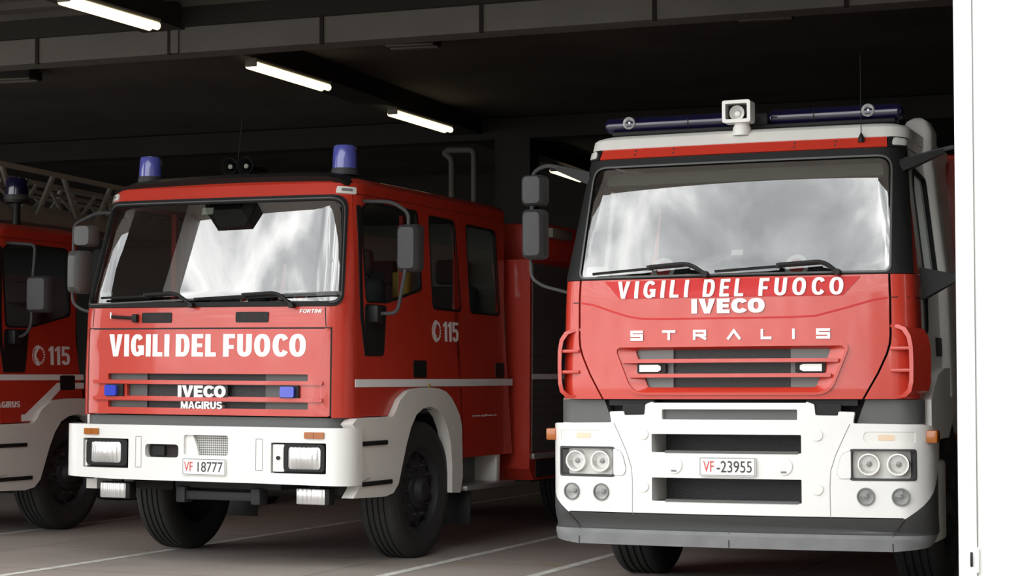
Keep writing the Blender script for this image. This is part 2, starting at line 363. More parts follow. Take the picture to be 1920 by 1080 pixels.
# ------------------------------------------------------------------ shared truck parts
def wheel(parent,x,y,Rr,w,sg,steer=0,convex=True):
    """tyre > rim, hub; the outer side looks along sg*x"""
    def tilt(bm):
        if steer: bmesh.ops.rotate(bm,verts=bm.verts[:],cent=(x,y,Rr),matrix=Matrix.Rotation(steer,3,'Z'))
        return bm
    h=w/2; rr=Rr*.60; o=(x,y,Rr); ax=(sg,0,0); bm=new(); g=.012
    prof=[(rr,-h*.8),(rr+.03,-h*.95),(Rr*.82,-h),(Rr*.94,-h*.97),(Rr-.012,-h*.86),(Rr,-h*.74)]
    for c in (-.48,-.16,.16,.48): prof+=[(Rr,(c-.055)*h),(Rr-g,(c-.04)*h),(Rr-g,(c+.04)*h),(Rr,(c+.055)*h)]
    prof+=[(Rr,h*.74),(Rr-.012,h*.86),(Rr*.94,h*.97),(Rr*.88,h*1.0),(Rr*.87,h*1.02),(Rr*.80,h*1.02),(Rr*.79,h),(rr+.03,h*.95),(rr,h*.8)]
    add_lathe(bm,prof,o,ax,48); t=obj('wheel',tilt(bm),'tyre',parent)
    bm=new(); q=h*.62
    add_lathe(bm,[(rr+.004,-h*.75),(rr-.01,-h*.5),(rr-.03,-h*.3),(rr-.03,h*.55),(rr-.005,h*.72),(rr+.004,h*.86),(rr+.012,h*.86)],o,ax,40)
    if convex: dish=[(rr-.03,q*.55),(rr*.86,q*.75),(rr*.70,q*1.0),(rr*.62,q*1.02),(rr*.5,q*1.02),(0,q*1.02)]
    else: dish=[(rr-.03,-q*.2),(rr*.8,-q*.6),(rr*.55,-q*.7),(0,-q*.7)]
    add_lathe(bm,dish,o,ax,40); old=set(bm.faces)
    for i in range(10):
        a=2*PI*(i+.5)/10; rad=rr*.79; kk=(q*.86 if convex else -q*.6)+.012
        c=Vector((x+sg*kk,y+rad*math.cos(a),Rr+rad*math.sin(a)))
        add_cyl(bm,c-Vector((sg*.004,0,0)),c+Vector((sg*.008,0,0)),.03,.03,12)
    for f in bm.faces:
        if f not in old: f.material_index=1
    ro=obj('rim',tilt(bm),'rim',t); ro.data.materials.append(M['gap'])
    k=q*1.02 if convex else -q*.7
    bm=new(); add_lathe(bm,[(.145,k),(.14,k+.02),(.10,k+.03),(.085,k+.06),(.07,k+.075),(0,k+.08)],o,ax,24)
    for i in range(10):
        a=2*PI*i/10; c=(x+sg*k,y+.19*math.cos(a)*rr/.31,Rr+.19*math.sin(a)*rr/.31); add_cyl(bm,c,(c[0]+sg*.035,c[1],c[2]),.015,.012,6)
    obj('hub',tilt(bm),'rim',t)
    return t
def round_lamp(parent,name,fn,t,z,r,depth=.05,ring='chrome',bulb=True):
    """bezel > reflector bowl, bulb, clear cover"""
    p=Vector(fn(t,z,0)); q=Vector(fn(t,z,.1)); ax=(q-p).normalized()
    bm=new(); add_lathe(bm,[(r,-depth),(r,.004),(r*.98,.012),(r*.86,.012),(r*.84,0),(r*.84,-depth)],p,ax,28); o=obj(name,bm,ring,parent)
    bm=new(); add_lathe(bm,[(r*.85,-.002),(r*.7,-depth*.55),(r*.4,-depth*.85),(0,-depth)],p,ax,28); obj('reflector',bm,'refl',o)
    if bulb:
        bm=new(); add_lathe(bm,[(0,-depth*.2),(r*.2,-depth*.25),(r*.26,-depth*.5),(r*.22,-depth*.9)],p,ax,16); obj('bulb',bm,'midgrey',o)
    bm=new(); add_lathe(bm,[(r*.85,.004),(r*.6,.012),(r*.3,.016),(0,.018)],p,ax,28); obj('lens',bm,'clearlens',o)
    return o
def beacon(parent,x,y,z0,z1,r=.085,dark=False):
    bm=new(); add_lathe(bm,[(0,0),(r*1.05,0),(r*1.1,.02),(r*1.02,.05),(0,.05)],(x,y,z0),(0,0,1),24); b=obj('beacon',bm,'mirror',parent)
    h=z1-z0
    bm=new(); add_lathe(bm,[(r,.05),(r*.97,h*.5),(r*.93,h-.03),(r*.85,h-.008),(r*.6,h),(0,h)],(x,y,z0),(0,0,1),28)
    label(obj('blue_dome',bm,'lightbar' if dark else 'bluedome',b),'blue translucent dome of the beacon'); return b
def wiper(parent,pts,fn):
    """blade along pts[0]-pts[1], arm from pts[1] to the pivot pts[2]"""
    P=[Vector(fn(p[0],p[1],.03)) for p in pts]
    bm=new(); add_tube(bm,[P[0],P[0].lerp(P[1],.5)+Vector((0,-.012,0)),P[1]],.009,6)
    add_box(bm,P[0].lerp(P[1],.62)-Vector((.02,.03,.012)),P[0].lerp(P[1],.62)+Vector((.02,.0,.02)),.004)
    w=obj('wiper',bm,'black',parent)
    bm=new(); m=P[0].lerp(P[1],.62)+Vector((0,-.03,.008)); add_tube(bm,arc3([m,P[1]+Vector((.02,-.03,.01)),P[2]+Vector((0,-.01,0))],.08),.014,8); add_cyl(bm,P[2]+Vector((0,-.03,0)),P[2]+Vector((0,.03,0)),.02,None,12)
    obj('wiper_arm',bm,'black',w); return w
def sticker(parent,fn,t,z,r,d):
    bm=wrap(flat([circ(t,z,r,28)]),fn,d,d,0); s=obj('sticker',bm,'letter',parent); label(s,'round red and white sticker inside the windscreen')
    bm=wrap(flat([circ(t,z,r*.66,24)]),fn,d+.001,d+.001,0); obj('sticker_centre',bm,'pred',s)
def plate_no(parent,fn,x0,x1,z0,z1,red,black,split,d=.0,start=.33,rx=.06):
    pl=patch('license_plate',parent,'plate',fn,[rect(x0,x1,z0,z1,.012)],d-.004,d+.010,0,back=True); label(pl,'white licence plate reading '+red+black)
    h=z1-z0; w=x1-x0
    f=strip('plate_rim',pl,'midgrey',fn,[[(x0+.006,z0+.006),(x1-.006,z0+.006)],[(x1-.006,z0+.006),(x1-.006,z1-.006)],[(x1-.006,z1-.006),(x0+.006,z1-.006)],[(x0+.006,z1-.006),(x0+.006,z0+.006)]],.004,d+.0112)
    lettering('red_letters',pl,'pred',fn,[(red,x0+w*rx,x0+w*split,z0+h*.22,z1-h*.22,dict(bold=.0))],d+.0105,d+.012,0)
    lettering('black_digits',pl,'pblk',fn,[(black,x0+w*start,x1-w*.065,z0+h*.20,z1-h*.20,dict(bold=.0))],d+.0105,d+.012,0)
def emblem115(parent,fn,y0,y1,z0,z1):
    """telephone-dial emblem and the number 115"""
    h=z1-z0; w=y1-y0; cx=y0+w*.17; cz=(z0+z1)/2; kx=w*.17/(h*.52); bm=bmesh.new()
    def band(a0,a1,ri,ro,n=14):
        A=[R(a0+(a1-a0)*i/n) for i in range(n+1)]
        l=[(cx+ro*kx*math.cos(a),cz+ro*math.sin(a)) for a in A]+[(cx+ri*kx*math.cos(a),cz+ri*math.sin(a)) for a in reversed(A)]
        wrap(flat([l]),fn,.001,.003,0,into=bm)
    band(105,255,h*.22,h*.40); band(85,130,h*.30,h*.50); band(230,275,h*.30,h*.50)
    for k in range(10): band(-95+k*19,-95+k*19+11,h*.36,h*.48,4)
    band(92,268,h*.49,h*.53,24)
    block(bm,'115',y0+w*.42,y1,z0+h*.02,z1-h*.02,fn,s=.20,y=.15,gap=.10,d0=.001,d1=.003)
    return label(obj('emergency_number',bm,'letter',parent),'white telephone emblem with the number 115')
def mirror_head(parent,x0,x1,z0,z1,y,sg=1,depth=.10,name='mirror',taper=.7,mat='mirror'):
    """housing with a rounded, tapering back towards the front (-y)"""
    bm=new(); cx=(x0+x1)/2; cz=(z0+z1)/2; rings=[]
    base=rp([(x0,z0),(x1,z0),(x1,z1),(x0,z1)],.045,5)
    for k,yy in ((1.0,y+.02),(1.0,y-.03),(.93,y-depth*.7),(taper,y-depth),(.25,y-depth*1.05)):
        rings.append([bm.verts.new((cx+(p[0]-cx)*k,yy,cz+(p[1]-cz)*(k*.5+.5 if k>.3 else k))) for p in base])
    for A,B in zip(rings,rings[1:]):
        for j in range(len(base)): bm.faces.new((A[j],A[(j+1)%len(base)],B[(j+1)%len(base)],B[j]))
    bm.faces.new(rings[0]); bm.faces.new(rings[-1]); o=obj(name,bm,mat,parent)
    bm=wrap(flat([rp([(x0+.015,z0+.015),(x1-.015,z0+.015),(x1-.015,z1-.015),(x0+.015,z1-.015)],.035)]),lambda a,b,d:(a,y+.021,b),0,0,0); obj('mirror_glass',bm,'chrome',o)
    return o
def seat(parent,x,y,z,w=.5,mat='seat'):
    bm=new(); add_box(bm,(x-w/2,y-.25,z),(x+w/2,y+.25,z+.16),.05,3); add_box(bm,(x-w/2,y+.18,z+.1),(x+w/2,y+.33,z+.72),.06,3); add_box(bm,(x-w*.28,y+.22,z+.74),(x+w*.28,y+.32,z+.95),.04,3)
    return obj('seat',bm,mat,parent)
def steering(parent,x,y,z):
    bm=new(); n=32; T=Matrix.Translation((x,y,z))@Matrix.Rotation(R(35),4,'X')
    P=[T@Vector((.23*math.cos(2*PI*i/n),.23*math.sin(2*PI*i/n),0)) for i in range(n+1)]; add_tube(bm,P,.016,8)
    for a in (0,120,240): add_tube(bm,[T@Vector((0,0,-.03)),T@Vector((.22*math.cos(R(a+90)),.22*math.sin(R(a+90)),0))],.014,6)
    add_cyl(bm,T@Vector((0,0,-.4)),T@Vector((0,0,-.01)),.035,None,12); return obj('steering_wheel',bm,'mirror',parent)
# ------------------------------------------------------------------ the place
FY=-1.5                                                   # facade plane
def slab(name,a,b,mat,bev=0): 
    bm=new(); add_box(bm,a,b,bev); return struct(obj(name,bm,mat))
bm=new(); v=[bm.verts.new(p) for p in ((-60,-60,0),(60,-60,0),(60,22,0),(-60,22,0))]; bm.faces.new(v)
floor=struct(obj('floor',bm,'floor'))
def floor_line(p,q,w,mat,name='painted_line'):
    p,q=Vector(p),Vector(q); d=(q-p).normalized(); n=Vector((-d.y,d.x))*w/2; bm=new()
    bm.faces.new([bm.verts.new((*k,.002)) for k in (p-n,q-n,q+n,p+n)]); o=obj(name,bm,mat,floor); return o
for p,q in (((-2.585,-3),(-2.64,12)),((-5.08,-3),(-4.93,12)),((-1.63,-3),(-1.63,4)),((-7.14,-3),(-7.36,12))): floor_line(p,q,.085,'line')
for p,q in (((-2.50,1.43),(-2.33,1.49)),((-1.88,1.60),(-1.70,1.60)),((-7.03,2.30),(-6.93,2.38))): label(floor_line(p,q,.04,'yline','yellow_mark'),'short faded yellow mark on the floor')
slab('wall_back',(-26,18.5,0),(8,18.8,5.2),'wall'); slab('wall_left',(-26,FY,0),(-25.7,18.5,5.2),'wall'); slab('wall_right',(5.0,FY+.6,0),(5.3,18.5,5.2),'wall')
# corrugated ceiling: ribs run across the bays
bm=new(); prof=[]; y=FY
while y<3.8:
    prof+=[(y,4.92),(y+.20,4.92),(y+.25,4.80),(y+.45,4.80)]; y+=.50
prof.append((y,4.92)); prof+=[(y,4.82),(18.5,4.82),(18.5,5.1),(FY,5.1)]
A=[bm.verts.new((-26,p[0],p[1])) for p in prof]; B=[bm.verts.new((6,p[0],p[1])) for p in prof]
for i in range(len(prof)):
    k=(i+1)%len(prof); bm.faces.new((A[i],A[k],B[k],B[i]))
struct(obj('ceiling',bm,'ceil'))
LINT=4.14
slab('wall_front',(-26,FY-.05,LINT),(12,FY+.30,7.5),'cream')       # lintel over the door opening
bm=new(); V=[bm.verts.new((x,y,z)) for y in (FY-.05,FY+.28) for x,z in ((-5.80,LINT),(-5.74,4.0),(-5.26,3.98),(-5.18,LINT))]
for f in ((0,1,2,3),(4,5,6,7),(0,1,5,4),(1,2,6,5),(2,3,7,6),(3,0,4,7)): bm.faces.new([V[i] for i in f])
obj('door_motor_box',bm,'black',bpy.data.objects['wall_front'])
slab('wall_yard_blocker',(5.6,-45,0),(6.4,FY-.1,9.0),'fix')                    # unseen wall added to block sky and darken the engines' right sides
# white steel pier that closes the bay on the right
bm=new(); add_box(bm,(1.628,FY-.06,0),(4.2,FY+.10,LINT),.004,1); pier=struct(obj('trim_1',bm,'post'))
bm=new(); add_box(bm,(1.722,FY-.068,0),(1.726,FY-.055,LINT)); obj('leaf_seam',bm,'midgrey',pier)
bm=new(); add_box(bm,(1.712,FY-.085,.37),(1.735,FY-.05,.50),.006); obj('hinge',bm,'post',pier)
bm=new(); add_box(bm,(1.688,FY-.075,.40),(1.700,FY-.05,.475),.003); obj('keyhole_slot',bm,'black',pier)
slab('trim_2',(-6.86,FY-.05,0),(-6.05,FY+.24,LINT),'cream')           # pier left of the engines
# long beam across the bays, clad in panels with dark ribs
bm=new(); add_box(bm,(-26,3.8,4.385),(6,4.1,4.625),.004,1); beam=struct(obj('trim_3',bm,'beam'))
for x in (-9.4,-7.87,-6.40,-4.81,-3.25,-1.67,-.04,1.5):
    bm=new(); add_box(bm,(x-.018,3.785,4.375),(x+.018,3.81,4.63)); obj('panel_rib',bm,'gap',beam)
bm=new(); add_box(bm,(-26,3.74,4.625),(6,4.16,4.80)); obj('upper_flange',bm,'wall',beam)
bm=new(); add_box(bm,(-6.38,3.78,4.385),(-6.30,3.83,4.625)); obj('cable_box',bm,'beam',beam)
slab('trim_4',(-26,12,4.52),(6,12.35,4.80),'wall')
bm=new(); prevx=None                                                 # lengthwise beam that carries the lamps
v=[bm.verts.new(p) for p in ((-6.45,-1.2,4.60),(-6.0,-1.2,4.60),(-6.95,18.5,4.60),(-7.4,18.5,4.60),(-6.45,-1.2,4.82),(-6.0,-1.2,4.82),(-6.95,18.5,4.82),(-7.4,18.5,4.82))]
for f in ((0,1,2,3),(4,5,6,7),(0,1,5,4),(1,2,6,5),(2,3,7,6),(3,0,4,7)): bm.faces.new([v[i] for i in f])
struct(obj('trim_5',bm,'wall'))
slab('trim_6',(-6.45,12,0),(-5.95,12.35,4.52),'wall')               # concrete column deep inside
# lamps
LAMP=[((-6.16,1.74),(-6.12,3.10),'lit fluorescent lamp nearest the door opening, partly cut by the top edge'),
      ((-6.37,5.28),(-6.38,6.96),'lit fluorescent lamp just behind the panelled ceiling beam'),
      ((-6.56,9.03),(-6.58,10.76),'lit fluorescent lamp over the roof of the crew cab engine'),
      ((-7.00,15.75),(-7.08,17.3),'lit fluorescent lamp deepest inside, seen beside the right engine mirror')]
for p,q,tx in LAMP:
    p,q=Vector((*p,4.5)),Vector((*q,4.5)); d=(q-p); n=d.length; ang=math.atan2(d.y,d.x)
    t=thing('fluorescent_lamp',tx,'lamp',p.lerp(q,.5),(0,0,ang),'row of lit fluorescent lamps'); h=n/2
    bm=new(); add_box(bm,(-h,-.06,.035),(h,.06,.075),.01); obj('lamp_housing',bm,'fix',t)
    for s in (-1,1):
        bm=new(); add_box(bm,(s*h-s*.02,-.065,-.015),(s*h,.065,.075),.01); obj('end_cap',bm,'fix',t)
    for s in (-1,1):
        bm=new(); add_cyl(bm,(-h+.03,s*.042,.0),(h-.03,s*.042,.0),.036,None,12); label(obj('tube',bm,'tube',t),'glowing warm white tube')
for x,y,tx in ((-4.87,5.9,'unlit ceiling fixture behind the beam, above the middle engine'),(-1.19,5.67,'unlit ceiling fixture behind the beam, above the right engine'),(-9.95,6.3,'unlit ceiling fixture at the left edge, above the ladder')):
    t=thing('ceiling_fixture',tx,'light fixture',(x,y,4.70),(0,0,R(8)),'unlit ceiling fixtures')
    bm=new(); add_box(bm,(-.26,-.16,.0),(.26,.16,.10),.01); obj('fixture_body',bm,'wall',t)
    for s in (-.09,.09):
        bm=new(); add_box(bm,(-.25,s-.045,-.02),(.25,s+.045,0),.008); obj('unlit_tube',bm,'fix',t)
t=thing('exhaust_pipe','dark bent metal pipe standing beside the column at the back','pipe',(-6.9,11.8,0))
def tube_obj(name,pts,r,mat,parent,loc=(0,0,0)):
    bm=new(); add_tube(bm,[Vector(p)-Vector(loc) for p in arc3(pts,.08)],r,10); return obj(name,bm,mat,parent)
tube_obj('pipe_run',[(-6.98,11.8,0),(-6.98,11.8,4.26),(-7.09,11.8,4.34),(-7.03,11.8,4.38),(-6.66,11.8,4.37),(-6.66,11.8,0)],.045,'pipe',t,(-6.9,11.8,0))
# ------------------------------------------------------------------ cab-over engines with the square cab (crew cab, and short cab with ladder)
S1=Surf([(1.05,-.06),(1.40,-.06),(1.86,-.055),(1.92,-.035),(2.67,.165),(2.78,.205)],[(0.9,1.13),(1.4,1.13),(1.9,1.115),(2.78,1.045)],.03,.20)
SB1=Surf([(.5,-.12),(1.1,-.12)],[(.5,1.205),(1.1,1.205)],.025,.15)
def euro(text,loc,rot,crew):
    T=thing('fire_engine' if crew else 'ladder_truck',text,'fire truck',loc,rot)
    S=S1; YB=3.03 if crew else 1.47; YD=2.915 if crew else 1.38
    low=[]                                               # short cab sits lower
    def P(o): low.append(o); return o
    # --- shell
    ww=[(0,1.885),(1.09,1.885,.08),(1.02,2.68,.09),(0,2.68)]
    def hole(k): 
        l=[(p[0],p[1])+((p[2],) if len(p)>2 else (0,)) for p in k]; return rp(sym(l[1:-1]),.08,5)
    sh=[(1.02,1.09)]+S.sd([(.285,1.09),(.285,2.705),(YD,2.705),(YD,.735 if crew else 1.20),(YB,.735 if crew else 1.20),(YB,2.78)])
    hood=[(1.03,1.09),(1.03,1.725,.02)]
    outer=[(1.03,1.09),(1.03,1.73)]                       # notch for the hood flap
    right=outer[::-1]+sh[1:]
    loop=[(p[0],p[1]) for p in right]; loop=loop+mir(loop)
    P(patch('cab_shell',T,'red',S,[loop,hole(ww)],-.03,0,.05,.10))
    P(cap('roof',T,'red',S,2.78,YB,[(0,2.78),(.03,2.815),(.09,2.835),(.25,2.85),(.6,2.86)]))
    bm=new(); add_box(bm,(-1.08,.10,1.10),(1.08,YB-.02,1.16)); P(obj('cab_floor',bm,'dash',T))
    bm=new(); 
    l=[(-1.10,1.12),(1.10,1.12),(1.02,2.77),(-1.02,2.77)]; wrap(flat([l]),plane_y(YB-.02),0,.03,0,into=bm); P(obj('rear_wall',bm,'headliner' if crew else 'dash',T))
    # --- hood flap with slots
    sl=[(-.828,.852,1.348,1.395),(-.657,.702,1.232,1.317),(-.825,.854,1.147,1.195)]
    h=P(patch('hood',T,'red',S,[rp([(-1.020,1.098),(1.020,1.098),(1.020,1.722),(-1.020,1.722)],.02)]+[rect(*s,.008) for s in sl],-.03,0,.06,.1))
    for z in (1.2135,1.333): obj('grille_bar',wrap(flat([rp([(-.95,z-.013),(.97,z-.013),(.97,z+.013),(-.95,z+.013)],.012)]),S,0,.022,.1,.2),'red',h)
    obj('grille_mesh',wrap(flat([rect(-.92,.94,1.12,1.42)]),S,-.05,-.05,.1),'mesh',h)
    for a,b in ((-.86,-.50),(.50,.88)): obj('grille_side_plate',wrap(flat([rect(a,b,1.13,1.41)]),S,-.05,-.035,.1),'grey',h)
    strip("hood_groove",h,"gap",S,[[(-1.022,1.724),(1.022,1.724)],[(1.024,1.722),(1.024,1.10)],[(-1.024,1.722),(-1.024,1.10)]],.012,.001)
    for sx in (1,-1): strip('panel_seam',h,'gap',S,[[(sx*.985,1.735),(sx*.975,1.872)]],.006,.001)
    if crew:
        for wd,a,c in (('VIGILI',-.822,-.288),('DEL',-.232,.108),('FUOCO',.168,.834)): label(block_text('fire_service_lettering',h,'letter',S,[(wd,a,c,1.520,1.683)],d1=.003),'white lettering '+wd)
    bm=new()
    wrap(flat([rect(-.215,.21,1.222,1.315,.01)]),S,-.05,.003,0,into=bm); obj('badge_backing',bm,'mesh',h)
    block_text('maker_badge',h,'letter',S,[('IVECO',-.203,.198,1.226,1.311)],s=.22,y=.24,gap=.045,d1=.012)
    block_text('maker_badge_lower',h,'silver',S,[('MAGIRUS',-.178,.168,1.143,1.196)],s=.2,y=.2,gap=.07,d0=-.045,d1=.008)
    for a,b,e in ((-.827,-.725,-.679),(.654,.763,.79)):
        bm=wrap(flat([rect(a-.008,e,1.222,1.316,.012)]),S,-.04,.02,0); q=obj('blue_flasher',bm,'black',h)
        bm=wrap(flat([rect(a,b,1.232,1.309,.016)]),S,.0,.045,0); obj('blue_lens',bm,'blue',q)
    # --- above the flap
    for a,b in ((-.532,-.272),(.268,.534)):
        v=P(patch('air_intake',T,'black',S,[rect(a,b,1.766,1.841,.012)],-.01,.006,0)); patch('intake_mouth',v,'gap',S,[rect(a+.05,b-.05,1.781,1.826,.006)],.007,.007,0)
    bm=new(); p=Vector(S(-.79,1.812,.02)); q=Vector(S(-.58,1.80,.02)); add_tube(bm,[p,q],.012,8); add_box(bm,q-Vector((.02,.02,.03)),q+Vector((.02,.03,.03)),.006); P(obj('washer_arm',bm,'black',T)); bm=new(); add_cyl(bm,Vector(S(-.795,1.80,.02)),Vector(S(-.80,1.845,.02)),.009,.007,10); P(label(obj('washer_nozzle',bm,'letter',T),'small white washer nozzle'))
    if crew: block_text('model_lettering',T,'letter',S,[('FORTINI',.779,.947,1.832,1.857)],s=.2,y=.2,gap=.08,d1=.002,shear=.25); low.append(T.children[-1])
    # --- windscreen
    gl=hole([(0,1.912),(1.065,1.912,.07),(.992,2.652,.10),(0,2.652)])
    s=P(patch('windscreen_seal',T,'rubber',S,[hole([(0,1.878),(1.10,1.878,.09),(1.025,2.688,.11),(0,2.688)]),gl],-.02,.012,.05,.1))
    strip('seal_trim',s,'grey',S,[hole([(0,1.902),(1.078,1.902,.08),(1.003,2.664,.105),(0,2.664)])+[(1.078,1.98)]],.008,.0135)
    g=P(patch('windscreen',T,'wind',S,[gl],-.004,-.004,.06,.08))
    for pts in ([(-.90,1.945),(-.24,1.965),(-.09,1.882)],[(-.08,1.93),(.60,1.958),(.73,1.875)]): P(wiper(T,pts,S))
    if crew:
        sticker(T,S,.765,1.945,.055,-.012); low.append(T.children[-1]); sticker(T,S,.312,1.938,.035,-.012)
        bm=wrap(flat([rect(-.94,-.84,1.94,2.0)]),S,-.012,-.012,0); P(label(obj('sticker',bm,'letter',T),'small white square sticker low in the windscreen corner'))
        bm=wrap(flat([rect(-.16,-.065,2.575,2.625)]),S,-.015,-.015,0); P(label(obj('sticker',bm,'paleplastic',T),'pale green sticker under the windscreen top edge'))
        bm=new(); wrap(flat([rp([(-.18,2.66),(.24,2.66),(.14,2.49),(-.08,2.48)],.02)]),lambda x,z,d:(x,.30-d,z),0,.03,0,into=bm); P(obj('interior_mirror',bm,'black',T))
    for sg in (-1,1):
        m=P(patch('marker_light',T,'paleplastic',S,[rp([(sg*.93,2.70),(sg*1.08,2.695),(sg*1.07,2.745),(sg*.93,2.75)],.01)],0,.014,.04)); patch('marker_lamp',m,'midgrey',S,[rp([(sg*.965,2.714),(sg*1.045,2.712),(sg*1.04,2.732),(sg*.965,2.735)],.006)],.014,.017,0)
    # --- doors and side panels
    fd=[(.29,1.095),(.67,1.095),(.785,1.21),(.90,1.265),(.985,1.29),(1.30,1.303),(1.372,1.302),(1.372,2.70),(.29,2.70)]
    w1=rp([(.335,1.915),(.335,2.60),(.50,2.665),(1.30,2.655),(1.29,2.04),(.68,1.92)],.05)
    def side_panel(name,outl,win,sg,lowwin=False):
        def cv(l): 
            q=S.sd(l); return [(sg*a[0],a[1]) for a in q]
        loops=[cv(outl)]+([cv(win)] if win else [])
        d=P(patch(name,T,'red',S,loops,-.03,0,.05,.10))
        if win:
            c=(sum(p[0] for p in win)/len(win),sum(p[1] for p in win)/len(win)); inn=[(c[0]+(p[0]-c[0])*.95,c[1]+(p[1]-c[1])*.955) for p in win]
            patch('window_seal',d,'rubber',S,[cv(win),cv(inn)],-.02,.004,.1,.2); patch('window_pane',d,'side',S,[cv(inn)],-.01,-.01,.1,.2)
        if lowwin:
            q=rp([(.315,1.905),(.66,1.905),(.60,1.53),(.315,1.53)],.04); patch('kerb_window',d,'black',S,[cv(q)],0,.006,.1,.2)
            q=rp([(.30,2.62),(.345,2.62),(.345,1.53),(.30,1.53)],.01); patch('door_edge_trim',d,'black',S,[cv(q)],0,.006,.1,.2)
        return d
    def handle(d,y0,y1,z0,z1,sg):
        o=patch('door_handle',d,'black',S.side(sg) ,[rect(y0,y1,z0,z1,.02)],-.005,.006,0); return o
    for sg in (1,-1):
        d=side_panel('front_door',fd,w1,sg,True); handle(d,1.10,1.325,1.374,1.505,sg)
        if crew:
            mp=[(1.38,2.70),(1.38,1.30),(1.60,1.272),(1.80,1.14),(1.905,.99),(1.925,.735),(2.047,.735),(2.047,2.70)]
            side_panel('middle_panel',mp,rp([(1.49,2.64),(1.98,2.63),(2.0,1.895),(1.46,1.90)],.06),sg)
            rd=side_panel('rear_door',[(2.055,.735),(2.908,.735),(2.908,2.70),(2.055,2.70)],rp([(2.19,2.62),(2.80,2.61),(2.79,1.885),(2.17,1.89)],.06),sg); handle(rd,2.66,2.84,1.37,1.495,sg)
    sd=S.side(1)
    if crew:
        P(patch('white_stripe',T,'letter',sd,[rect(.15,3.02,1.306,1.363)],.001,.004,.08)); P(patch('white_stripe',T,'letter',S.side(-1),[rect(.15,3.02,1.306,1.363)],.001,.004,.08))
        P(emblem115(T,sd,1.447,1.935,1.653,1.815)); lettering('web_address',T,'letter',sd,[('www.vigilfuoco.it',2.19,2.69,1.052,1.075,dict(bold=.01))],.001,.002,0); low.append(T.children[-1])
        bm=new(); add_lathe(bm,[(.018,0),(.014,.01),(0,.012)],(1.135,1.36,1.315),(1,0,0),12); P(label(obj('tyre_pressure_dot',bm,'yellow',T),'small yellow dot above the wheel arch'))
    else:
        P(patch('white_stripe',T,'letter',sd,[rect(.15,1.46,1.463,1.513)],.001,.004,.08))
        P(patch('white_stripe',T,'letter',sd,[[(1.46,1.438),(1.06,1.438),(.60,1.165),(.55,1.165),(.55,1.105),(.70,1.11),(1.115,1.385),(1.46,1.385)]],.002,.005,.08))
        block_text('maker_lettering',T,'letter',sd,[('MAGIRUS',.14,.53,1.108,1.162)],s=.2,d0=.001,d1=.003); low.append(T.children[-1])
        P(emblem115(T,sd,.71,1.26,1.595,1.768))
    # --- fenders and steps
    fo=[(.03,1.045),(.10,1.085),(.665,1.088),(.72,1.13),(.781,1.205),(.90,1.265),(.981,1.285),(1.15,1.297),(1.314,1.298),(1.46,1.292),(1.595,1.265),(1.70,1.215),(1.798,1.137),(1.86,1.07),(1.90,.986),(1.92,.592),(1.877,.467),(1.72,.475),(1.715,.70),(1.69,.86),(1.63,.98),(1.55,1.07),(1.44,1.13),(1.316,1.154),(1.18,1.14),(1.066,1.095),(.975,1.0),(.907,.887),(.83,.72),(.773,.594),(.69,.53),(.56,.511),(.05,.525),(.13,.585),(.165,.65),(.165,.96)]
    for sg in (1,-1):
        bm=wrap(flat([[(max(p[0],.03 if sg>0 else .20),p[1]) for p in fo]]),plane_x(sg*1.10),-.02,.075,0,back=True); es=[e for e in bm.edges if len(e.link_faces)==2 and e.calc_face_angle(0)>R(60) and all(abs(v.co.x)>1.15 for v in e.verts)]
        bmesh.ops.bevel(bm,geom=es,offset=.018,segments=2,affect='EDGES'); f=P(obj('fender',bm,'cream',T))
        for z,y1 in ((.903,.57),(.615,.65)):
            bm=new(); add_box(bm,(sg*1.10,.18,z-.015),(sg*1.19,y1,z+.018),.008); obj('foot_step',bm,'rubber',f)
        bm=new(); n=14                                     # inner wheel arch
        A=[(1.28+.60*math.cos(PI*i/n),.50+.655*math.sin(PI*i/n)) for i in range(n+1)]; V=[[bm.verts.new((sg*x,a[0],a[1])) for a in A] for x in (.72,1.12)]
        for i in range(n): bm.faces.new((V[0][i],V[0][i+1],V[1][i+1],V[1][i]))
        obj('wheel_arch_liner',bm,'chassis',f)
        if crew:
            bm=new(); add_box(bm,(sg*.88,1.95,.475),(sg*1.20,2.95,.515),.01); q=P(obj('crew_step',bm,'alu',T))
            bm=new(); add_box(bm,(sg*.86,1.93,.50),(sg*.92,2.95,.76)); obj('step_riser',bm,'midgrey',q)
            bm=new(); add_box(bm,(sg*.90,2.72,.51),(sg*1.12,2.80,.745),.01); obj('step_end_plate',bm,'cream',q)
            bm=new(); add_box(bm,(sg*.80,2.10,.20),(sg*1.16,2.115,.47),.004); P(obj('mud_flap',bm,'black',T))
    # --- bumper
    P(patch('valance',T,'grey',S,[rect(-1.24,1.24,.98,1.088)],-.06,-.035,.05,.2))
    b=SB1; hl=[(-1.0,-.593,.703,.918),(.60,1.033,.697,.913)]
    o=[(-1.36,.66),(-1.30,.64),(-1.0,.63),(-.7,.622),(.45,.622),(1.2,.615),(1.36,.62),(1.36,1.02),(-1.36,1.02)]
    bp=P(patch('bumper',T,'white',b,[rp(o,.012),rp([(-.447,.788),(-.16,.788),(-.16,.884),(-.447,.884)],.03),rect(-.115,.253,.811,.955,.02),rect(*hl[0],.01),rect(*hl[1],.01)],-.06,0,.04,.2,back=True))
    bm=new(); n=40; ring=[b.raw(-1.36+2.72*i/n,1.02) for i in range(n+1)]; bm.faces.new([bm.verts.new((p[0],p[1],1.019)) for p in ring]+[bm.verts.new((1.2,.16,1.019)),bm.verts.new((-1.2,.16,1.019))]); obj('bumper_top',bm,'white',bp)
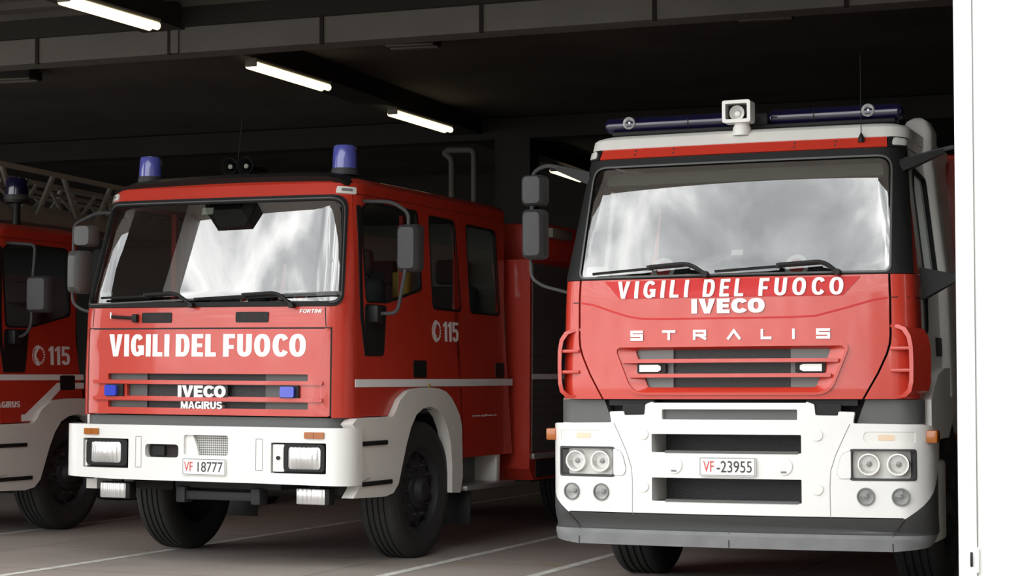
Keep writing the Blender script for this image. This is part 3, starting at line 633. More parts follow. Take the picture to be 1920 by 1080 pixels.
    bm=new(); bm.faces.new([bm.verts.new((p[0]*.98,p[1]+.02,.63)) for p in ring]+[bm.verts.new((1.18,.3,.66)),bm.verts.new((-1.18,.3,.66))]); obj('bumper_underside',bm,'chassis',bp)
    obj('recess',wrap(flat([rect(-.47,-.14,.77,.90)]),b,-.055,-.055,0),'gap',bp)
    obj('step_mesh',wrap(flat([rect(-.13,.27,.80,.97)]),b,-.045,-.045,0),'alu_mesh',bp)
    bm=new(); wrap(flat([rp([(-.115,.811),(.0,.811),(-.02,.88),(-.05,.955),(-.115,.955)],.01)]),b,-.05,-.02,0,into=bm); obj('mesh_cheek',bm,'white',bp)
    bm=new(); wrap(flat([rect(-.40,-.30,.80,.87,.01)]),b,-.055,-.03,0,into=bm); obj('recess_hook',bm,'black',bp)
    for k,(h0,hh,ln) in enumerate(((hl[0],(-.965,-.60,.722,.912),(-.925,-.655,.740,.895)),(hl[1],(.705,1.025,.712,.905),(.737,.993,.728,.886)))):
        obj('headlight_recess',wrap(flat([rect(*h0)]),b,-.05,-.05,0),'gap',bp)
        pl=(.612,.70,.708,.90) if k else (-.99,-.968,.712,.90)
        bm=wrap(flat([rect(*pl,.008)]),b,-.05,-.012,0); q=obj('adjuster_plate',bm,'white',bp)
        if k: bm=new(); c=b(.655,.805,-.012); add_cyl(bm,c,(c[0],c[1]-.01,c[2]),.014,None,12); obj('adjuster_screw',bm,'black',q)
        bm=wrap(flat([rect(*hh,.035),rect(*ln,.03)]),b,-.05,.008,0); hs=obj('headlight',bm,'black',bp)
        z0,z1=ln[2],ln[3]; tm=(ln[0]+ln[1])/2; w2=(ln[1]-ln[0])/2; zm=(z0+z1)/2; h2=(z1-z0)/2
        bul=lambda t,z,d:b(t,z,d+.022*max(0,1-((t-tm)/w2)**2)*max(0,1-((z-zm)/h2)**2)); obj('lens',wrap(flat([rect(*ln,.03)]),bul,.0,.0,.03,.03),'lens',hs)
        bm=new(); c=Vector(b(tm,zm-.02,-.01)); add_lathe(bm,[(.0,.035),(.03,.03),(.035,.0)],c,(0,-1,0),16)
    for a,c in ((-.986,-.857),(.867,1.018)):
        bm=wrap(flat([rect(a,c,.945,.99,.006)]),b,0,.014,0); ind=obj('indicator',bm,'amber',bp)
        patch('indicator_seam',ind,'gap',b,[rect((a+c)/2-.0015,(a+c)/2+.0015,.945,.99)],.0145,.0145,0)
    for a,c in ((-.529,-.48),(.481,.533)):
        q=rect(a,c,.713,.936); strip('cover_joint',bp,'midgrey',b,[[q[i],q[(i+1)%4]] for i in range(4)],.0035,.0012)
    if crew: plate_no(T,b,-.117,.243,.668,.789,'VF','18777',.245,.004,.36,.045); low.append(T.children[-1])
    for x0,x1 in ((-.94,-.715),(.725,.955)):
        bm=new(); add_box(bm,(x0-.004,.05,.467),(x1+.03,.14,.59),.012); q=P(obj('fog_lamp',bm,'black',T))
        bm=new(); add_box(bm,(x0,.038,.472),(x1,.055,.586),.012); obj('lens',bm,'lens',q)
        bm=new(); add_box(bm,(x0+.08,.08,.58),(x1-.06,.11,.68)); obj('lamp_bracket',bm,'chassis',q)
    bm=new(); add_box(bm,(-.39,.26,.463),(.29,.34,.53),.01); q=P(obj('tow_beam',bm,'mirror',T))
    for x in (-.37,.27):
        bm=new(); add_box(bm,(x-.04,.24,.44),(x+.04,.36,.56),.012); obj('tow_bracket',bm,'mirror',q)
    bm=new(); add_box(bm,(-.45,.30,.55),(.45,7.0 if crew else 6,.95)); add_box(bm,(-.85,.15,.66),(.85,.9,1.1)); add_cyl(bm,(-.8,1.28,.5),(.8,1.28,.5),.07); P(obj('chassis',bm,'chassis',T))
    # --- roof furniture
    pr=[(-1.02,2.768),(-.97,2.80),(-.80,2.838),(-.55,2.856),(0,2.868),(.55,2.866),(.85,2.858),(.95,2.835),(1.0,2.79),(1.0,2.768)]
    if crew:
        bm=new(); V=[]
        for y,k,dz in ((-.012,1,-.03),(.03,1,0),(.80,1,.02),(1.0,.98,-.01)): V.append([bm.verts.new((p[0]*k,(S.raw(p[0],2.77)[1] if y<.5 else 0)+y,p[1]+(dz if p[1]>2.785 else 0))) for p in pr])
        for A,B in zip(V,V[1:]):
            for i in range(len(pr)): bm.faces.new((A[i],A[(i+1)%len(pr)],B[(i+1)%len(pr)],B[i]))
        bm.faces.new(V[0]); bm.faces.new(V[-1]); P(obj('roof_deflector',bm,'black',T))
        P(beacon(T,-.84,.5,2.855,3.062,.088)); P(beacon(T,.845,.5,2.86,3.085,.092))
        bm=new(); add_box(bm,(-.16,.50,2.86),(.08,.62,2.92),.01); hn=P(obj('twin_horn',bm,'black',T))
        for x in (-.108,.030):
            bm=new(); add_lathe(bm,[(.068,0),(.062,.004),(.035,-.06),(.022,-.12),(.02,-.30),(.0,-.30)],(x,.45,2.955),(0,-1,0),24); add_lathe(bm,[(.066,.002),(.068,.006),(.07,.0)],(x,.45,2.955),(0,-1,0),24); q=obj('trumpet',bm,'black',hn)
            bm=new(); add_lathe(bm,[(.018,-.03),(.018,-.012),(0,-.008)],(x,.45,2.955),(0,-1,0),12); obj('trumpet_throat',bm,'fix',q)
        bm=new(); add_cyl(bm,(-.15,.62,2.86),(-.10,.62,3.35),.003,.002,6); P(obj('aerial',bm,'black',T))
    # --- mirrors
    if crew:
        m=mirror_head(T,1.333,1.51,2.134,2.48,.45); P(m)
        bm=new(); add_tube(bm,arc3([(1.05,.40,2.655),(1.276,.41,2.647),(1.42,.41,2.564),(1.408,.37,2.121),(1.331,.41,1.837),(1.12,.42,1.838)],.06),.014,8); obj('mirror_arm',bm,'mirror',m)
        bm=new(); add_box(bm,(1.10,.36,1.77),(1.20,.50,1.90),.02); obj('arm_bracket',bm,'black',m)
        m=mirror_head(T,-1.305,-1.14,2.36,2.52,.25,taper=.8,mat='grey'); P(m)
        bm=new(); add_tube(bm,arc3([(-1.0,.25,2.614),(-1.153,.25,2.617),(-1.323,.20,2.531),(-1.312,.18,1.924),(-1.212,.2,1.863),(-1.09,.24,1.86)],.05),.013,8); obj('mirror_arm',bm,'mirror',m)
        m=P(mirror_head(T,-1.335,-1.20,2.0,2.33,.25,taper=.45,depth=.16,mat='grey'))
    else:
        m=P(mirror_head(T,1.29,1.536,2.045,2.36,.45))
        bm=new(); add_tube(bm,arc3([(1.05,.42,2.655),(1.366,.41,2.63),(1.345,.40,2.30),(1.338,.40,1.93),(1.25,.42,1.84),(1.12,.42,1.84)],.06),.014,8); obj('mirror_arm',bm,'mirror',m)
        bm=new(); add_box(bm,(1.10,.36,1.77),(1.20,.50,1.90),.02); obj('arm_bracket',bm,'black',m)
    # --- inside the cab
    bm=new(); add_box(bm,(-1.02,.20,1.2),(1.02,.50,1.86),.05); add_box(bm,(.25,.45,1.75),(.85,.60,1.95),.05); P(obj('dashboard',bm,'dash',T))
    bm=new(); add_box(bm,(-.98,.30,2.69),(.98,YB-.06,2.73)); P(obj('headliner',bm,'headliner',T))
    P(steering(T,.50,.72,2.0)); P(seat(T,.52,1.05,1.42)); P(seat(T,-.52,1.05,1.42))
    if crew:
        for x in (-.65,0,.65): P(seat(T,x,2.55,1.42,.5))
        for x,y,z0,z1 in ((.92,1.36,1.9,2.35),(.75,1.62,1.6,2.2)):
            bm=new(); add_cyl(bm,(x,y,z0),(x,y,z1),.055,None,14); P(obj('air_cylinder',bm,'yellow',T))
        bm=new(); add_box(bm,(-.72,.62,1.5),(-.68,.66,2.62)); P(obj('seat_belt',bm,'redin',T)); bm=new(); add_box(bm,(.90,1.30,1.5),(.93,1.34,2.62)); P(obj('seat_belt',bm,'redin',T))
    # --- wheels
    Rr=.52 if crew else .50; zz=0 if crew else .0
    for sg in (1,-1):
        wheel(T,sg*.985,1.28,Rr,.29,sg); wheel(T,sg*.93,4.97,Rr,.30,sg,convex=False)
    return T,low
M['alu_mesh']=pm('mesh_step',(.42,.42,.40),.5,metal=.3)
def checker_mesh(m):
    nt=m.node_tree; b=nt.nodes['Principled BSDF']; tc=nt.nodes.new('ShaderNodeTexCoord'); mp=nt.nodes.new('ShaderNodeMapping'); mp.inputs['Rotation'].default_value=(0,R(45),0)
    w=nt.nodes.new('ShaderNodeTexChecker'); w.inputs['Scale'].default_value=85; w.inputs['Color1'].default_value=(.55,.55,.52,1); w.inputs['Color2'].default_value=(.10,.10,.10,1)
    nt.links.new(tc.outputs['Object'],mp.inputs[0]); nt.links.new(mp.outputs[0],w.inputs['Vector']); nt.links.new(w.outputs['Color'],b.inputs['Base Color'])
checker_mesh(M['alu_mesh'])
T1,_=euro('red crew cab fire engine in the middle, two blue roof beacons and plate 18777',(-4.0669,.5464,0),(0,R(.34),R(-1.32)),True)
# equipment body of the middle engine
bm=new(); pr=[(3.12,.60),(3.22,.50),(7.3,.50),(7.3,2.38),(3.12,2.38)]
wrap(flat([pr]),plane_x(1.22),-2.44,.03,0,back=True,into=bm); bd=obj('equipment_body',bm,'red',T1)
bm=new(); add_box(bm,(-1.20,3.45,2.38),(1.22,7.3,2.72),.03); obj('upper_body',bm,'red',bd)
for k,(y0,y1) in enumerate(((3.17,4.32),(5.65,7.2))):
    obj('roller_shutter',wrap(flat([rect(y0,y1,.74,2.35)]),plane_x(1.25),0,.006,0),'shutter',bd)
    bm=wrap(flat([rect(y0,y1,1.36,1.405)]),plane_x(1.256),0,.002,0); obj('shutter_stripe',bm,'letter',bd)
    bm=new(); add_box(bm,(1.24,y0,.68),(1.275,y1,.73),.008); obj('shutter_handle_bar',bm,'alu',bd)
obj('roller_shutter',wrap(flat([rect(4.36,5.6,1.15,2.35)]),plane_x(1.25),0,.006,0),'shutter',bd); obj('shutter_stripe',wrap(flat([rect(4.36,5.6,1.36,1.405)]),plane_x(1.256),0,.002,0),'letter',bd)
bm=new(); add_box(bm,(1.20,3.54,2.595),(1.29,4.02,2.68),.012); obj('scene_lamp',bm,'fix',bd)
obj('locker_skirt',wrap(flat([rect(3.26,4.3,.52,.67)]),plane_x(1.25),0,.005,0),'chassis',bd)
# ladder truck
T3,low=euro('dark red ladder truck at the left edge, ladder lying over its cab',(-8.129,1.8545,0),(0,0,R(-1.27)),False)
for o in low: o.location.z=-.12
bm=new(); add_box(bm,(-1.2,1.75,.75),(1.2,7.2,1.30),.03); obj('rear_deck',bm,'red',T3)
bm=new(); add_box(bm,(-.6,4.0,1.3),(.6,5.2,2.75),.06); obj('turntable',bm,'chassis',T3)
bm=new(); add_cyl(bm,(.79,.9,2.66),(.79,.9,2.96),.035,None,12); add_cyl(bm,(.79,.9,2.93),(.79,.9,2.955),.115,None,24); obj('beacon_stand',bm,'black',T3); beacon(T3,.79,.9,2.95,3.16,.105,True)
bm=new(); add_cyl(bm,(.52,.9,2.7),(.55,.9,3.75),.004,.003,6); obj('aerial',bm,'fix',T3)
def truss(x,z0b,z1b,y0,y1,r,phase,parent,slope=-.03):
    bm=new(); zt=lambda y:z1b+slope*(y-1.3); zb=lambda y:z0b-.005*(y-1.3)
    def bar(a,b,w): 
        a,b=Vector(a),Vector(b); d=(b-a); ln=d.length; an=math.atan2(d.z,d.y)
        bmesh.ops.create_cube(bm,size=1,matrix=Matrix.Translation((a+b)/2)@Matrix.Rotation(an,4,'X')@Matrix.Diagonal((w*.8,ln,w,1)))
    bar((x,y0,zt(y0)),(x,y1,zt(y1)),r*1.15); bar((x,y0,zb(y0)),(x,y1,zb(y1)),r*1.9)
    y=phase-.96*2
    while y<y1-.8:
        for a,b in (((y,0),(y+.275,1)),((y+.43,1),(y+.69,0))):
            if min(a[0],b[0])>y0: bar((x,a[0],zt(a[0]) if a[1] else zb(a[0])),(x,b[0],zt(b[0]) if b[1] else zb(b[0])),r)
        y+=.96
    return obj('ladder_side',bm,'ladder',parent)
bm=new()
for i in range(26): add_cyl(bm,(-.30,.25+i*.29,2.90),(.30,.25+i*.29,2.90),.016,None,8)
lad=label(obj('ladder',bm,'ladder',T3),'grey lattice turntable ladder')
for s in (1,-1):
    truss(s*.30,2.875,3.345,.2,7.8,.042,1.836,lad); truss(s*.22,2.95,3.25,.35,7.5,.03,1.70,lad); truss(s*.15,2.99,3.18,.5,7.2,.024,1.98,lad)
# ------------------------------------------------------------------ the tall modern engine on the right
S2=Surf([(1.0,-.05),(1.3,-.06),(1.9,-.05),(2.02,.015),(2.8,.262),(2.95,.362)],[(1.0,1.15),(1.4,1.15),(2.0,1.13),(2.8,1.04)],[(1.9,.085),(2.02,.03)],.15)
SB2=Surf([(.3,-.05),(1.3,-.05)],[(.3,1.225),(1.3,1.225)],.06,.2)
SK2=Surf([(.31,-.045),(.395,-.05),(.412,-.03),(.425,-.005),(.52,-.055)],[(.3,1.20),(.405,1.222),(.52,1.225)],.06,.2)
T2=thing('fire_engine','red and white fire engine on the right with blue lightbar and plate 23955','fire truck',(0,0,0),(0,R(-.23),0))
S=S2; T=T2; YB=2.0
GAP=[(.835,1.236),(.925,1.394),(.977,1.509),(.995,1.570),(1.000,1.626),(.999,1.85),(.994,1.996)]
gp=lambda o:[(p[0]+o,p[1]) for p in GAP]
# hood with grille opening
opn=[(-.622,1.546),(.642,1.546),(.548,1.309),(-.535,1.309)]
outr=rp([(-.765,1.578,.06),(.765,1.578,.06),(.640,1.262,.09),(-.640,1.262,.09)],.05,6); midr=rp([(-.742,1.562,.05),(.742,1.562,.05),(.625,1.278,.08),(-.625,1.278,.08)],.05,6)
hl=gp(-.007); hood=patch('hood',T,'red',S,[hl+mir(hl),midr],-.03,0,.05,.03)
strip('hood_crease',hood,'decal',S,[[(-.985,1.851),(-.90,1.838),(-.757,1.790),(-.65,1.758),(-.56,1.743),(-.40,1.739),(.40,1.739),(.55,1.745),(.71,1.785),(.90,1.838),(.985,1.851)]],.012,.0012)
patch('grille_rim',hood,'red',S,[outr,midr],-.002,.016,.08)
bm=new(); oo=rp([(-.622,1.546,.02),(.642,1.546,.02),(.548,1.309,.02),(-.535,1.309,.02)],.02,6)
A=[bm.verts.new(S(p[0],p[1],0)) for p in midr]; Bv=[bm.verts.new(S(p[0],p[1],-.035)) for p in oo]; Cv=[bm.verts.new(S(p[0],p[1],-.06)) for p in oo]
for i in range(len(A)):
    k=(i+1)%len(A); bm.faces.new((A[i],A[k],Bv[k],Bv[i])); bm.faces.new((Bv[i],Bv[k],Cv[k],Cv[i]))
obj('grille_slope',bm,'red',hood)
for z,a in ((1.475,.69),(1.383,.645)): obj('grille_bar',wrap(flat([rp([(-a,z-.012),(a,z-.012),(a,z+.012),(-a,z+.012)],.01)]),S,-.03,.012,.08,.2),'red',hood)
obj('grille_mesh',wrap(flat([rect(-.40,.40,1.28,1.57)]),S,-.07,-.07,.1),'mesh',hood)
for a,b in ((-.68,-.368),(.391,.69)): obj('grille_side_plate',wrap(flat([rect(a,b,1.28,1.57)]),S,-.09,-.055,.1),'midgrey',hood)
for a,b,tip in ((-.582,-.438,1),(.454,.588,-1)):
    o=[(a,1.407),(b-.02*(tip>0),1.407),(b,1.418),(b,1.442),(b-.02*(tip>0),1.452),(a,1.452)] if tip>0 else [(b,1.407),(a+.02,1.407),(a,1.418),(a,1.442),(a+.02,1.452),(b,1.452)]
    c=rect(a-.02,b+.03,1.398,1.462,.012) if tip>0 else rect(a-.03,b+.02,1.398,1.462,.012)
    q=obj('grille_lamp',wrap(flat([c]),S,-.06,-.02,0),'black',hood); obj('lens',wrap(flat([o]),S,-.03,-.008,0),'paleplastic',q)
obj('lettering_backing',wrap(flat([[(-.823,1.984),(.823,1.984),(.72,1.868),(-.713,1.872)]]),S,.003,.003,.05,.03),'decal',hood)
for wd,a,c in (('VIGILI',-.728,-.250),('DEL',-.152,.107),('FUOCO',.203,.722)): label(block_text('fire_service_lettering',hood,'letter',S,[(wd,a,c,1.873,1.980)],s=.21,y=.17,gap=.30,d0=.001,d1=.011),'white lettering '+wd)
block_text('maker_badge',hood,'silver',S,[('IVECO',-.224,.242,1.770,1.860)],s=.24,y=.24,gap=.08,d0=.001,d1=.012)
bm=bmesh.new()
def glyph(x0,x1,z0,z1,segs,th=.0155):
    for l in segs:
        P=[Vector((x0+(x1-x0)*p[0],z0+(z1-z0)*p[1])) for p in l]
        for a,b in zip(P,P[1:]):
            d=(b-a).normalized(); n=Vector((-d.y,d.x))*th/2; e=d*th*.5
            wrap(flat([[tuple(a-e+n),tuple(a-e-n),tuple(b+e-n),tuple(b+e+n)]]),S,.001,.009,0,into=bm)
G_S=[[(1,1),(0,1),(0,.52),(1,.52),(1,0),(0,0)]]
for x0,x1,g in ((-.628,-.558,G_S),(-.412,-.340,[[(0,1),(1,1)],[(.5,1),(.5,0)]]),(-.208,-.138,[[(0,0),(0,1),(1,1),(1,.45),(0,.45)],[(.45,.45),(1,0)]]),(.012,.082,[[(0,0),(.5,1),(1,0)]]),(.224,.275,[[(0,1),(0,0),(1,0)]]),(.4195,.4195,[[(0,1),(0,0)]]),(.565,.633,G_S)):
    bm=bmesh.new(); glyph(x0,x1,1.613,1.660,g); obj('model_letter',bm,'silver',hood)
# dark skin behind the gaps, corner panels
patch('cab_core',T,'gap',S,[rect(-1.30,1.30,1.225,2.0)],-.11,-.11,.06,.2)
for sg in (1,-1):
    cv=lambda l:[(sg*p[0],p[1]) for p in l]
    l=gp(.007)+S.sd([(.34,1.996),(.34,1.236)])
    cp=patch('corner_panel',T,'red',S,[cv(l)],-.03,0,.04,.10)
    strip('panel_seam',cp,'gap',S,[cv([(1.0,1.853),(S.ts(.33,1.858),1.858)])],.006,.001)
    # wind deflector standing off the corner, with three openings
    bm=new(); LE=[(1.00,.045,1.690),(1.05,.03,1.686),(1.095,.01,1.668),(1.125,0,1.62),(1.138,0,1.55),(1.140,0,1.45),(1.138,0,1.34),(1.125,0,1.28),(1.09,.01,1.248),(1.00,.045,1.238)]
    rows=[]
    for k in range(5):
        u=k/4; rows.append([Vector((p[0]+u*(.072 if 1<i<8 else .05),p[1]+u*.21,p[2]+(p[2]-1.46)*-.03*u)) for i,p in enumerate(LE)])
    O=[[bm.verts.new((sg*v.x,v.y,v.z)) for v in r] for r in rows]
    I=[[bm.verts.new((sg*(v.x-.024),v.y+.002,1.46+(v.z-1.46)*.93)) for v in r] for r in rows]
    for Q in (O,I):
        for a,b in zip(Q,Q[1:]):
            for j in range(len(LE)-1): bm.faces.new((a[j],a[j+1],b[j+1],b[j]))
    for j in range(len(LE)-1): bm.faces.new((O[0][j],O[0][j+1],I[0][j+1],I[0][j])); bm.faces.new((O[-1][j],O[-1][j+1],I[-1][j+1],I[-1][j]))
    w=obj('wind_deflector',bm,'red',T)
    for z in (1.543,1.409):
        bm=new(); add_box(bm,(min(sg*1.0,sg*1.13),.01,z-.011),(max(sg*1.0,sg*1.13),.16,z+.011),.006); obj('deflector_rib',bm,'red',w)
    # black window surround corner, pillar, door
    fr=[(sg*p[0],p[1]) for p in [(1.165,2.003),(1.12,2.795),(1.26,2.80)]+[(S.ts(.36,2.80),2.80),(S.ts(.36,2.0),2.003)]]
    patch('door_pillar',T,'red',S,[[(sg*a,b) for a,b in [(1.165,2.003)]+S.sd([(.34,2.003),(.34,2.865)])+[(1.085,2.865)]]],-.03,0,.04,.12)
    drl=S.sd([(.40,1.24),(1.36,1.24),(1.36,2.80),(.40,2.80)]); wl=S.sd(rp([(.47,2.02),(1.0,2.02),(1.0,2.66),(.56,2.70),(.47,2.55)],.04))
    d=patch('door',T,'cream',S,[cv(drl),cv(wl)],-.03,0,.05,.12)
    inn=S.sd(rp([(.485,2.035),(.985,2.035),(.985,2.645),(.57,2.685),(.485,2.54)],.04)); patch('window_seal',d,'rubber',S,[cv(wl),cv(inn)],-.02,.008,.06,.2); patch('window_pane',d,'side',S,[cv(inn)],-.012,-.012,.1,.2)
    patch('door_handle',d,'black',S.side(sg),[rect(.80,.98,1.50,1.62,.02)],0,.012,0)
    patch('door_seal',T,'gap',S,[cv(S.sd([(.335,1.24),(.405,1.24),(.405,2.80),(.335,2.80)]))],-.02,-.004,.05,.2)
    patch('kerb_trim',d,'black',S,[cv(S.sd([(.405,1.62),(.50,1.66),(.56,2.0),(.405,2.02)]))],0,.01,.05,.2)
    # upright white fairing behind the door
    bm=new(); rings=[]
    for z in (1.24,1.6,2.0,2.4,2.8,2.98,3.05,3.075):
        W=lerp(S.W,z); k=0 if z<3 else (.03 if z<3.07 else .07)
        rings.append([bm.verts.new((sg*p[0],p[1],z)) for p in rp([(W-.14+k,1.0+k),(W+.06-k,1.0+k),(W+.06-k,1.27-k),(W-.14+k,1.27-k)],.045,4)])
    for a,b in zip(rings,rings[1:]):
        for j in range(len(a)): bm.faces.new((a[j],a[(j+1)%len(a)],b[(j+1)%len(a)],b[j]))
    bm.faces.new(rings[-1]); bm.faces.new(rings[0]); obj('air_intake_stack',bm,'cream',T)
    # wheel-arch fender and step
    n=14; arc=[(1.38+.60*math.cos(PI*i/n),.54+.62*math.sin(PI*i/n)) for i in range(n+1)]; arc=[a for a in arc if a[1]>.97]
    fo=[(.27,.98),(.27,1.23),(.36,1.29),(.55,1.385),(.80,1.425),(1.5,1.43),(1.9,1.33),(2.1,1.05),(2.1,.98)]+[(1.83,.98)]+arc+[(.93,.98)]
    bm=wrap(flat([fo]),plane_x(sg*1.08),0,.12,0,back=True); es=[e for e in bm.edges if len(e.link_faces)==2 and e.calc_face_angle(0)>R(60) and all(abs(v.co.x)>1.15 for v in e.verts)]
    bmesh.ops.bevel(bm,geom=es,offset=.05,segments=3,affect='EDGES'); obj('fender',bm,'cream',T)
    bm=new(); A=[(1.38+.60*math.cos(PI*i/n),.54+.62*math.sin(PI*i/n)) for i in range(n+1)]; V=[[bm.verts.new((sg*x,a[0],a[1])) for a in A] for x in (.72,1.10)]
    for i in range(n): bm.faces.new((V[0][i],V[0][i+1],V[1][i+1],V[1][i]))
    obj('wheel_arch_liner',bm,'chassis',T)
    bm=new(); add_box(bm,(sg*1.0,.55,.835),(sg*1.15,.86,.985),.01); add_box(bm,(sg*1.0,.55,.33),(sg*1.18,.92,.84),.025); q=obj('entry_step',bm,'cream',T)
    for z0,z1 in ((.40,.47),(.72,.775)):
        bm=new(); add_box(bm,(sg*1.02,.535,z0),(sg*1.155,.60,z1),.008); obj('step_tread',bm,'black',q)
    bm=new(); add_box(bm,(sg*1.19,.10,.968),(sg*1.262,.20,1.046),.012); obj('side_marker',bm,'amber',T)
    # grey filler under the corner panel
    patch('corner_filler',T,'grey',SB2,[[(sg*a,b) for a,b in [(.845,1.232),(.79,1.085),(1.34,1.085),(1.34,1.232)]]],-.14,-.055,.05,.2)
    bm=new(); wrap(flat([rect(min(sg*.55,sg*.70),max(sg*.55,sg*.70),1.14,1.205,.006)]),SB2,-.06,-.012,0,into=bm); wrap(flat([rect(min(sg*.49,sg*.80),max(sg*.49,sg*.80),1.195,1.23)]),SB2,-.08,-.03,0,into=bm); obj('hood_latch',bm,'black',T)
patch('front_backing',T,'gap',SB2,[rect(-1.2,1.2,1.05,1.26)],-.16,-.16,.1,.2)
# windscreen
gl=rp([(-.995,2.012),(.995,2.012),(1.0,2.40),(.975,2.742),(-.975,2.742),(-1.0,2.40)],.07,5)
gl=rp([(-1.0,2.012,.04),(1.0,2.012,.04),(.975,2.745,.09),(-.975,2.745,.09)],.05,5)
fr=patch('windscreen_surround',T,'rubber',S,[[(-1.165,2.0),(1.165,2.0),(1.12,2.797),(-1.12,2.797)],gl],-.015,.006,.05,.12)
strip('glass_edge_line',fr,'grey',S,[gl+[gl[0]]],.012,.008)
patch('windscreen',T,'wind',S,[gl],-.006,-.006,.06,.08)
for pts in ([(-.90,2.027),(-.27,2.068),(-.145,2.004)],[(-.085,2.024),(.58,2.060),(.685,2.004)]): wiper(T,pts,S)
sticker(T,S,-.439,2.062,.075,-.014); sticker(T,S,.421,2.06,.075,-.014)
label(obj('sticker',wrap(flat([rect(-.965,-.83,2.035,2.09)]),S,-.014,-.014,0),'letter',T),'white rectangular sticker in the windscreen corner')
label(obj('sticker',wrap(flat([rect(.0,.075,2.14,2.175)]),S,-.014,-.014,0),'paleplastic',T),'small pale sticker in the middle of the windscreen')
strip_r=patch('brow_panel',T,'red',S,[[(-.945,2.803),(.945,2.803),(.935,2.868),(-.935,2.868)]],-.02,.004,.08,.2)
bm=new()
for x in (-.70,-.44,.36,.62):
    for dz in (.020,.048):
        c=Vector(S(x,2.803+dz,.004)); bq=new(); add_cyl(bq,c-Vector((0,-.004,0)),c-Vector((0,.004,0)),.006,None,8); obj('rivet',bq,'black',strip_r)
bm.free()
for sg in (-1,1):
    q=patch('corner_lamp',T,'black',S,[[(sg*a,b) for a,b in rp([(.952,2.800),(1.115,2.800),(1.08,2.868),(.942,2.868)],.012)]],-.02,.008,.04)
    patch('lens',q,'paleplastic',S,[[(sg*a,b) for a,b in rp([(.972,2.810),(1.085,2.812),(1.07,2.856),(.972,2.858)],.02)]],.008,.016,.04)
tE=S.ts(YB,2.87); rf=patch('white_roof',T,'cream',S,[[(-tE,2.868),(tE,2.868),(S.ts(YB,2.935),2.935),(-S.ts(YB,2.935),2.935)]],0,.01,.05,.2)
cap('roof_top',T,'cream',S,2.935,YB,[(-.01,2.935),(.012,2.955),(.05,2.968),(.2,2.985),(.6,2.995)])
bm=new(); l=[(-1.13,1.2),(1.13,1.2),(1.02,2.9),(-1.02,2.9)]; wrap(flat([l]),plane_y(YB-.02),0,.03,0,into=bm); obj('rear_wall',bm,'dash',T)
for sg in (1,-1):
    patch('cab_side',T,'cream',S,[[(sg*a,b) for a,b in S.sd([(1.37,1.3),(YB,1.3),(YB,2.868),(.34,2.868),(.34,2.81),(1.37,2.81)])]],-.02,0,.06,.2)
bm=new(); add_box(bm,(-1.1,.12,1.24),(1.1,YB-.02,1.30)); obj('cab_floor',bm,'dash',T)
# wind deflector mirrors
for sg in (-1,1):
    xs=lambda a,b:(sg*b,sg*a) if sg<0 else (a,b)
    m=mirror_head(T,*sorted((sg*1.527,sg*1.358)),2.525,2.735,.42); m2=mirror_head(T,*sorted((sg*1.524,sg*1.362)),2.165,2.505,.42)
    bm=new(); add_tube(bm,arc3([(sg*1.03,.36,2.72),(sg*1.36,.40,2.80),(sg*1.46,.40,2.755),(sg*1.46,.40,2.62)],.05),.015,8)
    obj('mirror_arm',bm,'mirror',m); bm=new(); add_tube(bm,[(sg*1.46,.39,2.56),(sg*1.46,.39,2.46)],.016,8); obj('mirror_link',bm,'mirror',m2); bm=new(); add_tube(bm,arc3([(sg*1.48,.40,2.20),(sg*1.47,.40,2.04),(sg*1.38,.38,1.985),(sg*1.15,.36,1.925)],.04),.011,8); obj('mirror_arm',bm,'mirror',m2)
    bm=new(); V=[bm.verts.new((sg*x,y,z)) for x,y,z in ((1.12,.34,1.84),(1.12,.50,1.84),(1.12,.50,2.05),(1.12,.34,2.05),(1.38,.365,1.975),(1.38,.385,1.975),(1.38,.385,1.995),(1.38,.365,1.995))]
    for f in ((0,1,2,3),(4,5,6,7),(0,1,5,4),(1,2,6,5),(2,3,7,6),(3,0,4,7)): bm.faces.new([V[i] for i in f])
    obj('arm_bracket',bm,'black',m2) if sg>0 else bm.free()
    bm=new(); V=[bm.verts.new((sg*x,y,z)) for x,y,z in ((1.02,.30,2.64),(1.02,.42,2.64),(1.02,.42,2.72),(1.02,.30,2.72),(1.28,.375,2.755),(1.28,.395,2.755),(1.28,.395,2.785),(1.28,.375,2.785))]
    for f in ((0,1,2,3),(4,5,6,7),(0,1,5,4),(1,2,6,5),(2,3,7,6),(3,0,4,7)): bm.faces.new([V[i] for i in f])
    obj('arm_bracket',bm,'black',m)
# lightbar, searchlight, aerial
bm=new(); add_box(bm,(-.95,.56,2.99),(.95,.70,3.02),.01)
for x in (-.8,0,.8): add_box(bm,(x-.06,.58,2.94),(x+.06,.68,3.0),.01)
add_box(bm,(-.10,.57,3.0),(.12,.68,3.10),.02); lb=obj('lightbar',bm,'black',T)
for a,b in ((-1.005,-.10),(.12,.985)):
    bm=new(); add_lathe(bm,[(0,0),(.035,0),(.05,.015),(.052,.03),(.052,b-a-.03),(.05,b-a-.015),(.035,b-a),(0,b-a)],(a,.62,3.065),(1,0,0),28); q=obj('blue_tube',bm,'lightbar',lb)
    bm=new(); x=(a+b)/2+(.13 if a<0 else -.13); add_lathe(bm,[(.0535,-.004),(.0535,.004)],(x,.62,3.065),(1,0,0),28); obj('tube_band',bm,'black',q)
for x in (-.83,.775):
    bm=new(); add_lathe(bm,[(.040,-.03),(.042,.01),(.036,.016),(.031,.008)],(x,.57,3.075),(0,-1,0),24); q=obj('front_flasher',bm,'silver',lb)
    bm=new(); add_lathe(bm,[(.031,.006),(.02,-.012),(.010,-.014),(.008,.0),(0,.002)],(x,.57,3.075),(0,-1,0),20); obj('reflector',bm,'refl',q)
